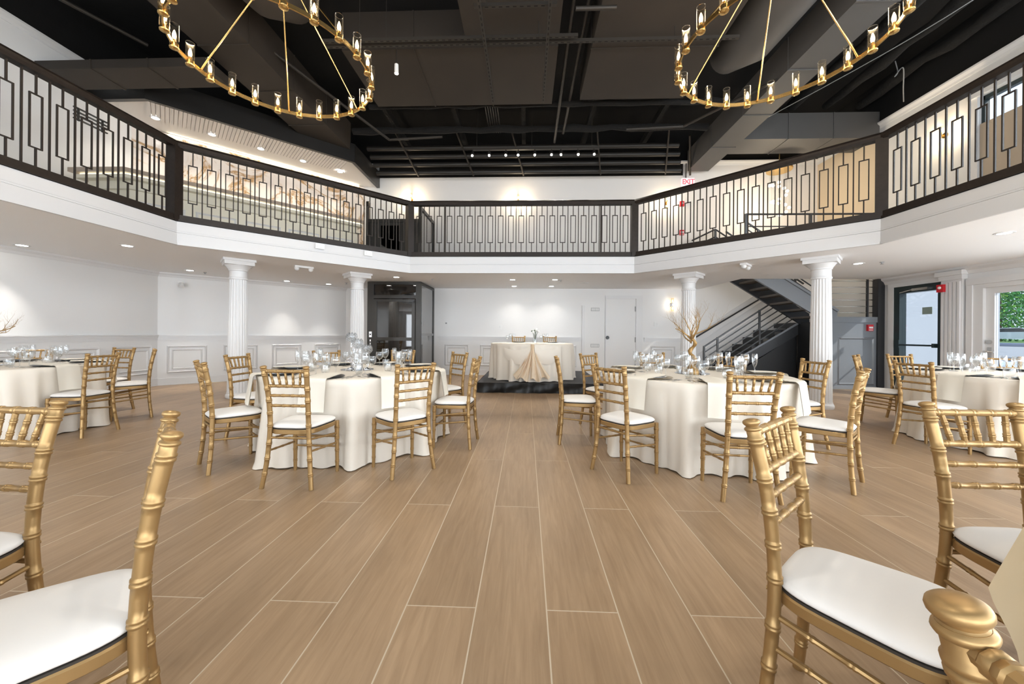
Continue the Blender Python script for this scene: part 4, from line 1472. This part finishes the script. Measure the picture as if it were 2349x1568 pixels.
sconce(-3.27, YB, 4.93, 0, 'lit brass wall sconce at the left railing corner post', 20)
sconce(-.25, YB, 4.86, 0, 'lit brass wall sconce above the middle of the back railing', 20)
sconce(3.84, YB, 4.80, 0, 'lit brass wall sconce behind the right diagonal railing', 18)
sconce(XR, 7.32, 4.98, R(-90), 'lit brass wall sconce beside the upper window', 15)
sconce(4.0, YB, 2.0, 0, 'chrome wall sconce left of the staircase column', 2.0, 'chrome', (1, .97, .92))

# fire safety items
t = thing('exit_sign', 'white exit sign with red letters above the right railing', 'sign', (4.40, YB - .05, 5.36))
part('housing', MB().box(-.17, .17, -.03, .03, -.11, .11), 'exit_white', t)
for q, ch in enumerate('EXIT'):
    cu = bpy.data.curves.new('letter', 'FONT')
    cu.body, cu.size, cu.extrude, cu.align_x, cu.align_y = ch, .20, .003, 'CENTER', 'CENTER'
    tmp = bpy.data.objects.new('letter_tmp', cu)
    COL.objects.link(tmp)
    bpy.context.view_layer.update()
    me = bpy.data.meshes.new_from_object(tmp.evaluated_get(bpy.context.evaluated_depsgraph_get()))
    me.name = 'letter'
    me.materials.clear()
    me.materials.append(MATS['exit_red'])
    bpy.data.objects.remove(tmp)
    o = link('letter', me, t, (-.113 + q * .077, -.034, 0))
    o.rotation_euler = (R(90), 0, 0)
t['group'] = 'fire safety'


def alarm(x, y, z, rz, label, lens=True):
    t = thing('fire_alarm', label, 'alarm', (x, y, z), rz, 'red fire alarms')
    part('body', MB().box(-.055, .055, -.05, 0, -.07, .07), 'red_plastic', t)
    if lens:
        part('strobe', MB().sphere((0, -.05, .01), .028, 10, 6), 'white_plastic', t, 60)
    else:
        part('pull_handle', MB().box(-.04, .04, -.058, -.05, -.015, .025).box(-.04, .04, -.056, -.05, -.055, -.04), 'white_plastic', t)


alarm(4.26, YB, 4.78, 0, 'red fire strobe on the upper back wall under the exit sign')
alarm(4.26, YB, 3.99, 0, 'red pull station on the upper back wall below the strobe', False)
alarm(XR - .10, 7.26, 2.08, R(-90), 'red fire strobe on the white pilaster beside the exit door')
alarm(7.58, 8.50, 1.36, 0, 'red pull station on the grey stair landing panel', False)
single('conduit', MB().tube([(4.36, YB - .03, 5.47), (4.36, YB - .03, 6.2)], .012, 8), 'black_metal', 'thin black conduit running up from the exit sign', 'conduit')

# ------------------------------------------------------------------ bar on the upper floor
BW0, BW1 = (XL, 7.10), (-4.62, YB)
single('marble_panel_wall', MB().prism([BW0, BW1, (BW1[0] - .10, BW1[1]), (BW0[0], BW0[1] + .10)], ZS + .003, 5.3), 'marble', 'cream marble back wall with brown veins behind the upstairs bar', 'wall panel')
bar = thing('bar_counter', 'long white upstairs bar counter with glowing cream front', 'bar', (0, 0, 0))
F0, F1, F2, F3 = (-7.45, 5.86), (-6.65, 5.86), (-3.95, 8.78), (-4.25, 9.06)
bo = [(-7.45, 6.02), (-6.72, 6.02), (-4.12, 8.86), (-4.55, 9.3), (-6.95, 6.7), (-7.45, 6.7)]
part('body', MB().prism(bo, ZS + .003, 3.78), 'bar_cream', bar)
part('counter_top', MB().prism([(-7.6, 5.84), (-6.64, 5.84), (-3.92, 8.80), (-4.5, 9.4), (-6.98, 6.8), (-7.6, 6.8)], 3.80, 3.87), 'bar_top', bar)
part('top_moulding', MB().prism([(-7.55, 5.9), (-6.67, 5.9), (-3.98, 8.82), (-4.5, 9.34), (-6.97, 6.75), (-7.55, 6.75)], 3.72, 3.78), 'bar_cream', bar)
part('mid_moulding', MB().prism([(-7.5, 5.96), (-6.69, 5.96), (-4.05, 8.84), (-4.5, 9.32), (-6.96, 6.72), (-7.5, 6.72)], 3.56, 3.60), 'bar_cream', bar)
a, b = Vector((-6.72, 6.02, 0)), Vector((-4.12, 8.86, 0))
tl = (b - a).normalized()
for q in range(5):
    o = part('panel_moulding', MB().frame(.62, .46, .04, .02, .40 + q * .76, 3.16), 'trim_white', bar)
    o.location, o.rotation_euler = a, (0, 0, math.atan2(tl.y, tl.x))
part('led_strip', MB().extr([(-7.5, 5.93, 3.785), (-6.68, 5.93, 3.785), (-4.0, 8.84, 3.785), (-4.02, 8.86, 3.785), (-6.69, 5.95, 3.785), (-7.5, 5.95, 3.785)], (0, 0, .010)), 'led_glow', bar)
nl = Vector((tl.y, -tl.x, 0))
mid = (a + b) / 2 + nl * .07
L_ = area_light('bar_led_lamp', (mid.x, mid.y, 3.775), (0, 0, math.atan2(tl.y, tl.x)), 3.6, .03, 12, (1, .90, .62))
L_.parent = bar
# soffit over the bar
SZ = 5.30
sf = thing('bar_soffit', 'angled white beadboard soffit with black edge above the upstairs bar', 'soffit', (0, 0, 0))
spoly = [(XL + .01, 6.38), (-6.80, 6.38), (-4.25, 8.83), (-4.27, 10.38), (-4.75, 10.38), (XL + .01, 7.2)]
part('ceiling_panel', MB().prism(spoly, SZ + .02, SZ + .06), 'upper_wall', sf)
part('edge_trim', MB().prism([(XL + .01, 6.30), (-6.78, 6.30), (-4.17, 8.80), (-4.19, 10.38), (-4.27, 10.38), (-4.25, 8.83), (-6.80, 6.38), (XL + .01, 6.38)], SZ - .02, SZ + .42), 'black_metal', sf)
# beadboard slats
dirv = Vector((-6.80 + 4.25, 6.38 - 8.83, 0)).normalized()
for q in range(56):
    u = q / 56
    p0 = Vector((-6.80, 6.38, 0)).lerp(Vector((-4.25, 8.83, 0)), u)
    p1 = p0 + Vector((-.707, .707, 0)) * (.78 if u < .93 else .6)
    part('bead_slat', MB().bar((p0.x, p0.y, SZ + .006), (p1.x, p1.y, SZ + .006), .054, .028), 'upper_wall', sf)
part('led_strip', MB().extr([(-7.50, 7.46, SZ - .03), (-4.72, 10.24, SZ - .03), (-4.74, 10.26, SZ - .03), (-7.52, 7.48, SZ - .03)], (0, 0, .02)), 'led_glow', sf)
for q, w in enumerate(('first', 'second', 'third', 'fourth', 'fifth')):
    downlight(-7.2 + q * .60, 6.9 + q * .607, SZ - .009, 'glowing downlight in the bar soffit, %s from the left' % w, 9, (1, .93, .80))
# black slatted shelf rack on the left wall
t = thing('wall_grille', 'black slatted metal grille high on the upper left wall', 'grille', (XL, 6.4, 4.95))
for q in range(4):
    part('slat', MB().box(.0, .03, -.26, .26, -.09 + q * .065, -.07 + q * .065), 'black_metal', t)
part('frame', MB().box(0, .015, -.20, -.17, -.1, .13).box(0, .015, .17, .20, -.1, .13), 'black_metal', t)

# ------------------------------------------------------------------ chandeliers
def chandelier(label, cx, cy, z, rad, off, rod_off):
    t = thing('ring_chandelier', label, 'chandelier', (cx, cy, z), 0, 'brass ring chandeliers')
    part('ring', MB().lathe([(rad - .007, -.02), (rad + .007, -.02), (rad + .007, .02), (rad - .007, .02)], 120, (0, 0, 0), True), 'brass', t, 40)
    cup = MB().lathe([(.001, -.045), (.020, -.045), (.028, -.040), (.038, -.038), (.040, -.028), (.034, -.024), (.034, .012), (.001, .014)], 22).mesh('lamp_socket', 'brass', 40)
    shade = MB().lathe([(.036, .0), (.038, .0), (.038, .20), (.036, .20)], 24, (0, 0, 0), True).mesh('glass_shade', 'shade_glass', 40)
    cand = MB().tube([(0, 0, .012), (0, 0, .055)], .010, 10).mesh('candle_sleeve', 'brass', 40)
    rim = MB().lathe([(.0350, .198), (.0385, .198), (.0385, .2015), (.0350, .2015)], 24, (0, 0, 0), True).mesh('shade_rim', 'crystal', 40)
    bulb = MB().lathe([(.002, .055), (.012, .06), (.017, .08), (.016, .10), (.010, .125), (.003, .145)], 12).mesh('bulb', 'lamp_glow', 80)
    for q in range(24):
        a = R(off + 15 * q)
        so = link('lamp_socket', cup, t, (rad * math.cos(a), rad * math.sin(a), .0))
        link('glass_shade', shade, so)
        link('candle_sleeve', cand, so)
        link('bulb', bulb, so)
        link('shade_rim', rim, so)
        if q % 4 == 0:
            d = bpy.data.lights.new('bulb_lamp', 'POINT')
            d.energy, d.color, d.shadow_soft_size = 12, (1, .82, .60), .08
            o = bpy.data.objects.new('bulb_lamp', d)
            COL.objects.link(o)
            o.parent = t
            o.location = (rad * math.cos(a), rad * math.sin(a), .26)
    for q in range(6):
        a = R(rod_off + 60 * q)
        part('rod', MB().tube([(rad * .985 * math.cos(a), rad * .985 * math.sin(a), .01), (rad * .94 * math.cos(a), rad * .94 * math.sin(a), .07), (.03 * math.cos(a), .03 * math.sin(a), 1.10)], [.010, .0075, .0075], 8), 'brass', t, 40)
    part('hub', MB().lathe([(.001, 1.06), (.045, 1.07), (.05, 1.10), (.045, 1.13), (.012, 1.15), (.012, 1.9), (.06, 1.91), (.065, 1.94), (.001, 1.95)], 18), 'brass', t, 40)
    return t


CZ = CAM_H + 2.8
chandelier('large brass ring chandelier of candle bulbs hanging on the left', -.9475 * 2.8, 1.3813 * 2.8, CZ + .04, .327 * 2.8, 5.8, -2)
chandelier('large brass ring chandelier of candle bulbs hanging on the right', .8836 * 2.8, 1.3420 * 2.8, CZ + .04, .3267 * 2.8, 1.5, 10)

# spiral pendant over the stairwell
t = thing('bubble_chandelier', 'spiral pendant of small glass globes over the stairwell', 'chandelier', (6.22, 9.4, 0))
part('canopy', MB().lathe([(.001, 5.24), (.27, 5.24), (.28, 5.27), (.27, 5.30), (.012, 5.31), (.012, ZD - .01), (.001, ZD - .01)], 32), 'brass', t, 40)
r_ = random.Random(4)
for k in range(17):
    a = k * .78 + 1.0
    rr = .17 + .03 * math.sin(k)
    z = 5.02 - k * .052
    p = (rr * math.cos(a), rr * math.sin(a), z)
    g = part('globe', MB().sphere(p, .034, 10, 6), 'bubble_glow', t, 80)
    part('wire', MB().tube([(p[0], p[1], z + .03), (p[0], p[1], 5.24)], .0015, 4), 'black_metal', g)
d = bpy.data.lights.new('pendant_lamp', 'POINT')
d.energy, d.color, d.shadow_soft_size = 60, (1, .82, .58), .2
o = bpy.data.objects.new('pendant_lamp', d)
COL.objects.link(o)
o.parent = t
o.location = (0, 0, 4.6)

# ------------------------------------------------------------------ black ceiling services
def duct(x0, x1, y0, y1, z0, z1, label, m='duct_dark', seams=2, axis='y'):
    t = thing('ceiling_duct', label, 'duct', (0, 0, 0), 0, 'dark ducts overhead')
    part('casing', MB().box(x0, x1, y0, y1, z0, z1), m, t)
    for q in range(1, seams + 1):
        f = q / (seams + 1)
        if axis == 'y':
            y = y0 + (y1 - y0) * f
            part('flange', MB().box(x0 - .012, x1 + .012, y - .012, y + .012, z0 - .012, z1), m, t)
        else:
            x = x0 + (x1 - x0) * f
            part('flange', MB().box(x - .012, x + .012, y0 - .012, y1 + .012, z0 - .012, z1), m, t)
    return t


duct(-2.93, .46, 5.72, 7.16, 5.6, 6.2, 'wide dark ceiling duct left of the middle gap', 'duct_dark', 2, 'x')
duct(-.95, .46, 2.0, 5.62, 5.62, 6.2, 'dark ceiling duct overhead at top middle', 'duct_dark', 3)
duct(.98, 2.9, 2.0, 7.05, 5.6, 6.2, 'broad dark ceiling duct right of the middle gap', 'duct_dark', 3)
duct(4.33, 4.88, 2.5, 10.2, 5.6, 6.15, 'long grey duct running along the right side toward the exit sign', 'duct_grey', 5)
duct(-5.05, -4.25, 4.4, 8.75, 5.55, 6.2, 'long dark duct running along the left side to the bar soffit', 'duct_dark', 3)
duct(XL + .02, -5.06, 5.62, 6.12, 5.33, 5.47, 'dark boxed beam from the left wall to the ceiling ducts', 'duct_dark', 2, 'x')
duct(4.9, XR - .03, 8.6, 9.3, 5.62, 6.2, 'grey boxed beam crossing above the stairwell', 'duct_grey', 2, 'x')


def pipe(pts, r, label, m='pipe_dark', n=10, name='ceiling_pipe', cat='pipe'):
    mb = MB().tube(catmull(pts, 6) if name == 'loose_cable' else pts, r, n)
    return single(name, mb, m, label, cat, (0, 0, 0), 0, 60, 'dark pipes overhead')


single('round_duct', MB().tube([(-3.6, 1.8, 6.0), (-3.6, 4.5, 6.0), (-3.55, 5.0, 6.05), (-3.5, 5.5, 6.2)], [.5, .5, .48, .3], 24), 'duct_dark', 'fat round dark duct above the left chandelier', 'duct', (0, 0, 0), 0, 60)
single('round_duct', MB().tube([(3.62, 1.8, 6.05), (3.62, 5.0, 6.05), (3.6, 6.2, 6.05), (3.55, 6.8, 6.2)], [.44, .44, .42, .3], 24), 'duct_grey', 'fat round grey duct above the right chandelier', 'duct', (0, 0, 0), 0, 60)
for q, w in enumerate(('lowest', 'second lowest', 'second highest', 'highest')):
    pipe([(-4.1, 9.95 - .20 * q, 5.52 + .12 * q), (4.05 - .1 * q, 9.95 - .20 * q, 5.52 + .12 * q)], .06, '%s of the long dark pipes along the top of the back wall' % w)
for x, w in ((-3.0, 'far left'), (-1.5, 'left'), (-.15, 'middle'), (1.9, 'right'), (3.6, 'far right')):
    single('pipe_bracket', MB().bar((x - .25, 8.9, 6.1), (x + .05, 9.95, 5.42), .035), 'strut_dark', 'slanting steel bracket under the back pipes, %s one' % w, 'bracket', (0, 0, 0), 0, None, 'brackets under the back pipes')
single('insulated_beam', MB().tube([(-4.0 + q * .42, 8.35 + .02 * math.sin(q * 2.1), 5.78 + .015 * math.sin(q * 3.3)) for q in range(20)], [.07 + .012 * math.sin(q * 1.7) for q in range(20)], 10), 'insulation_dark', 'shaggy fireproofed beam crossing above the track lights', 'beam', (0, 0, 0), 0, 60)
single('insulated_beam', MB().tube([(-3.2 + q * .40, 7.36 + .02 * math.sin(q * 2.9), 5.72 + .012 * math.sin(q * 2.3)) for q in range(19)], [.05 + .010 * math.sin(q * 2.7) for q in range(19)], 10), 'insulation_dark', 'shaggy fireproofed beam along the rear edge of the ducts', 'beam', (0, 0, 0), 0, 60)
for q in range(5):
    single('roof_joist', MB().bar((-3.3 + 1.6 * q, 7.2, 6.35), (-3.3 + 1.6 * q, 10.3, 6.35), .10, .16), 'insulation_dark', 'dark roof joist above the track lights, number %s from the left' % ('one', 'two', 'three', 'four', 'five')[q], 'joist', (0, 0, 0), 0, None, 'roof joists')
for k in range(6):
    x = -.18 + .05 * k
    pipe([(x - .7, 7.3, 5.85), (x - .7, 8.6, 5.85)], .016, 'slim conduit in a bundle of six behind the duct gap, %s' % ('first', 'second', 'third', 'fourth', 'fifth', 'sixth')[k], 'strut_dark', 6, 'ceiling_conduit', 'conduit')
for k, (pts, w) in enumerate((([(.62, 3.0, 5.9), (.62, 8.6, 5.6)], 'in the gap between the ducts, left'), ([(.86, 4.0, 5.9), (.80, 8.4, 5.7)], 'in the gap between the ducts, right'), ([(.62, 4.9, 5.45), (1.15, 4.9, 5.45)], 'short cross piece at the top of the duct gap'),
                             ([(-5.4, 4.0, 6.2), (-3.1, 8.2, 5.5)], 'sloping behind the left chandelier'), ([(-3.1, 8.2, 5.5), (-1.9, 8.2, 5.55)], 'with a bend left of the track lights'), ([(2.1, 8.0, 5.55), (3.3, 8.0, 5.6)], 'horizontal right of the track lights'),
                             ([(3.3, 8.0, 5.6), (4.3, 6.6, 5.6)], 'sloping behind the right chandelier'), ([(-7.6, 3.0, 5.9), (-6.3, 5.9, 5.9)], 'sprinkler line at the upper left'), ([(4.4, 10.2, 5.5), (4.0, 9.3, 6.1)], 'elbow by the exit sign'))):
    pipe(pts, .028, 'dark ceiling pipe ' + w, 'strut_dark', 8)


def strut(a, b, label):
    a, b = Vector(a), Vector(b)
    t = thing('steel_strut', label, 'strut', (0, 0, 0), 0, 'slotted struts overhead')
    part('channel', MB().bar(a, b, .042, .042), 'strut_dark', t)
    for f_ in (.15, .85):
        p_ = a.lerp(b, f_)
        part('hanger', MB().tube([p_, (p_.x, p_.y, ZD - .01)], .005, 6), 'strut_dark', t)
    sl = MB()
    n = int((b - a).length / .09)
    dv = (b - a).normalized()
    for q in range(n):
        p = a + dv * (.05 + q * .09)
        sl.bar(p + Vector((0, 0, -.0215)), p + dv * .045 + Vector((0, 0, -.0215)), .014, .002)
    part('slots', sl, 'black_ceiling', t)['kind'] = 'stuff'


strut((-.62, 3.4, 5.30), (-.62, 6.6, 5.30), 'slotted steel strut overhead, left of the pair')
strut((.27, 3.4, 5.30), (.27, 6.6, 5.30), 'slotted steel strut overhead, right of the pair')
strut((-.7, 4.72, 5.36), (.36, 4.72, 5.36), 'short slotted strut crossing the overhead pair')
strut((-3.0, 5.40, 5.42), (3.0, 5.40, 5.42), 'long slotted strut spanning the hall between the chandeliers')
strut((-3.0, 5.28, 5.40), (.7, 5.28, 5.40), 'shorter slotted strut beside the long spanning strut')
# spot on the duct and wires; other spots are unseen fill, added to brighten floor
sp_body = MB().lathe([(.001, 0), (.03, 0), (.032, -.14), (.001, -.14)], 16).mesh('body', 'white_plastic', 40)
sp_lens = MB().lathe([(.001, -.141), (.026, -.141), (.026, -.145), (.001, -.145)], 16).mesh('lens', 'spot_glow')
sp_stem = MB().tube([(0, 0, 0), (0, 0, .25)], .008, 8).mesh('stem', 'strut_dark', 40)
for x, y, lab, w_ in ((-2.05, 5.7, 'single small white spotlight under the left duct', 60),
                      (-.2, 4.35, 'added unseen fill spotlight on the duct overhead, above the middle of the aisle', 130),
                      (-3.9, 1.2, 'added unseen fill spotlight overhead at the far left above the camera', 130), (-1.4, 1.2, 'added unseen fill spotlight overhead, left of the camera', 130),
                      (1.5, 1.2, 'added unseen fill spotlight overhead, right of the camera', 130), (4.0, 1.2, 'added unseen fill spotlight overhead at the far right above the camera', 130),
                      (-3.0, 3.4, 'added unseen fill spotlight above the left chandelier', 100), (3.0, 3.4, 'added unseen fill spotlight above the right chandelier', 100)):
    t = thing('spotlight', lab, 'spotlight', (x, y, 5.35), 0, 'spotlights under the ducts')
    link('body', sp_body, t)
    link('lens', sp_lens, t)
    link('stem', sp_stem, t)
    d = bpy.data.lights.new('spot_lamp', 'SPOT')
    d.energy, d.color, d.shadow_soft_size, d.spot_size, d.spot_blend = w_, (1, .94, .85), .12, R(115), 1.0
    o = bpy.data.objects.new('spot_lamp', d)
    COL.objects.link(o)
    o.parent = t
    o.location = (0, 0, -.17)
# track with spots
SPOT_AIM = {-1.30: (-2.6, 5.9), -.51: (-.9, 5.7), .17: (.2, 5.5), .78: (1.1, 5.7), 1.55: (2.8, 5.9)}
t = thing('light_track', 'black ceiling track carrying small white spotlights at the back', 'track light', (0, 0, 0))
part('track', MB().box(-1.30, 1.67, 8.70, 8.76, 5.50, 5.55), 'strut_dark', t)
for x in (-1.30, -.90, -.51, -.22, .17, .56, .78, 1.18, 1.55):
    h = part('spot_head', MB().tube([(x, 8.73, 5.50), (x, 8.73, 5.45), (x, 8.72, 5.44), (x, 8.68, 5.36)], [.012, .012, .035, .032], 12), 'black_metal', t, 40)
    part('lens', MB().sphere((x, 8.675, 5.352), .026, 10, 6), 'spot_glow', h, 80)
    if x in SPOT_AIM:
        d = bpy.data.lights.new('track_spot', 'SPOT')
        d.energy, d.color, d.shadow_soft_size, d.spot_size, d.spot_blend = 190, (1, .92, .78), .10, R(48), 1.0
        o = bpy.data.objects.new('track_spot', d)
        COL.objects.link(o)
        o.parent = h
        o.location = (x, 8.62, 5.30)
        o.rotation_euler = (Vector((x, 8.62, 5.30)) - Vector((*SPOT_AIM[x], 0))).to_track_quat('Z', 'Y').to_euler()
for x in (-1.2, .1, 1.5):
    part('hanger', MB().tube([(x, 8.73, 5.55), (x, 8.73, 6.4)], .006, 6), 'strut_dark', t)
# loose wires on the right
pipe([(7.7, 7.9, 5.99), (7.4, 7.6, 6.05), (7.15, 7.35, 6.3), (6.95, 7.3, 6.1), (7.1, 7.4, 6.25), (7.1, 7.45, 6.5)], .009, 'loose looped cable hanging from the black ceiling on the right', 'vent_grey', 6, 'loose_cable', 'cable')
pipe([(4.9, 8.3, 5.75), (6.2, 6.2, 6.0), (7.0, 4.5, 6.3)], .007, 'thin cable stretched under the black ceiling on the right', 'vent_grey', 6, 'loose_cable', 'cable')
r_ = random.Random(11)
for k in range(4):
    x = 5.3 + k * .75
    single('insulated_beam', MB().tube([(x, 2.0 + q * .45, 6.45 + r_.uniform(-.05, .05)) for q in range(16)], [.10 + r_.uniform(-.03, .03) for q in range(16)], 8), 'insulation_dark', 'shaggy fireproofed joist over the right balcony, %s from the hall' % ('first', 'second', 'third', 'fourth')[k], 'beam', (0, 0, 0), 0, 60, 'joists over the right balcony')

# ------------------------------------------------------------------ outside, seen through the doors
struct('ground_terrace', MB().box(XR + .2, 14, -8, 20, -.25, -.05), 'terrace')
struct('ground_road', MB().box(14, 130, -60, 130, .55, .60), 'road')
struct('ground_lawn', MB().box(45, 140, -60, 150, .60, .68), 'lawn')
struct('wall_outside', MB().box(XR + .2, 10.95, 9.0, 9.3, -.2, 6.0), 'exterior_wall')
t = thing('terrace_railing', 'blue-grey pipe railing on the terrace outside the glazed door', 'railing', (0, 0, 0))
part('top_rail', MB().tube([(11.4, 2.0, 1.0), (11.4, 12.0, 1.0)], .045, 12), 'rail_blue', t, 50)
part('mid_rail', MB().tube([(11.4, 2.0, .62), (11.4, 12.0, .62)], .018, 8), 'rail_blue', t, 50)
for q in range(11):
    part('rail_post', MB().tube([(11.4, 2.4 + q * .9, -.05), (11.4, 2.4 + q * .9, 1.0)], .03 if q % 2 else .02, 8), 'rail_blue', t, 50)


def car(loc, rz):
    t = thing('parked_car', 'pale grey car parked beyond the terrace railing', 'car', loc, rz)
    side = [(-2.2, .35), (2.2, .35), (2.25, .75), (1.6, .92), (1.0, 1.0), (.45, 1.42), (-.9, 1.46), (-1.7, 1.02), (-2.2, .95)]
    part('body', MB().extr([(x, -.85, z) for x, z in side], (0, 1.7, 0)), 'car_paint', t)
    gl = [(.92, 1.02), (.42, 1.36), (-.88, 1.40), (-1.55, 1.05)]
    part('windows', MB().extr([(x, -.86, z) for x, z in gl], (0, 1.72, 0)), 'car_glass', t)
    for x in (-1.4, 1.4):
        for y in (-.88, .7):
            part('wheel', MB().tube([(x, y, .33), (x, y + .18, .33)], .33, 18), 'rubber', t, 40)


car((47.5, 38.6, .68), R(129))


def tree(loc, h, rad, seed, label):
    r_ = random.Random(seed)
    t = thing('broadleaf_tree', label, 'tree', loc, 0, 'trees beyond the glazed door')
    part('trunk', MB().tube([(0, 0, 0), (.1, .1, h * .3), (0, 0, h * .6)], [.35, .28, .2], 8), 'bark', t, 60)
    for m, n, off in (('leaf_mid', 5200, 0), ('leaf_light', 3000, .25), ('leaf_deep', 3400, -.2)):
        mb = MB()
        for k in range(n):
            while True:
                p = Vector((r_.uniform(-1, 1), r_.uniform(-1, 1), r_.uniform(-1, 1)))
                if .35 < p.length < 1 + .12 * math.sin(p.x * 7 + seed) * math.cos(p.z * 6):
                    break
            c = Vector((p.x * rad, p.y * rad, h * .5 + p.z * h * .5 + off))
            s = r_.uniform(.12, .26)
            u = Vector((r_.uniform(-1, 1), r_.uniform(-1, 1), r_.uniform(-1, 1))).normalized()
            v = u.orthogonal().normalized()
            w = u.cross(v)
            mb.add([c + v * s, c + w * s * .5, c - v * s, c - w * s * .5], [(0, 1, 2, 3)])
        o = part('foliage', mb, m, t)
        o['kind'] = 'stuff'


tree((60, 49.5, .6), 15, 6.0, 1, 'light green leafy tree beside the parked car, in front')
tree((75, 48, .6), 19, 7.5, 2, 'tall green leafy tree behind the parked car on the right')
tree((76, 65, .6), 20, 8.0, 3, 'dense dark green tree closing the view behind the car')
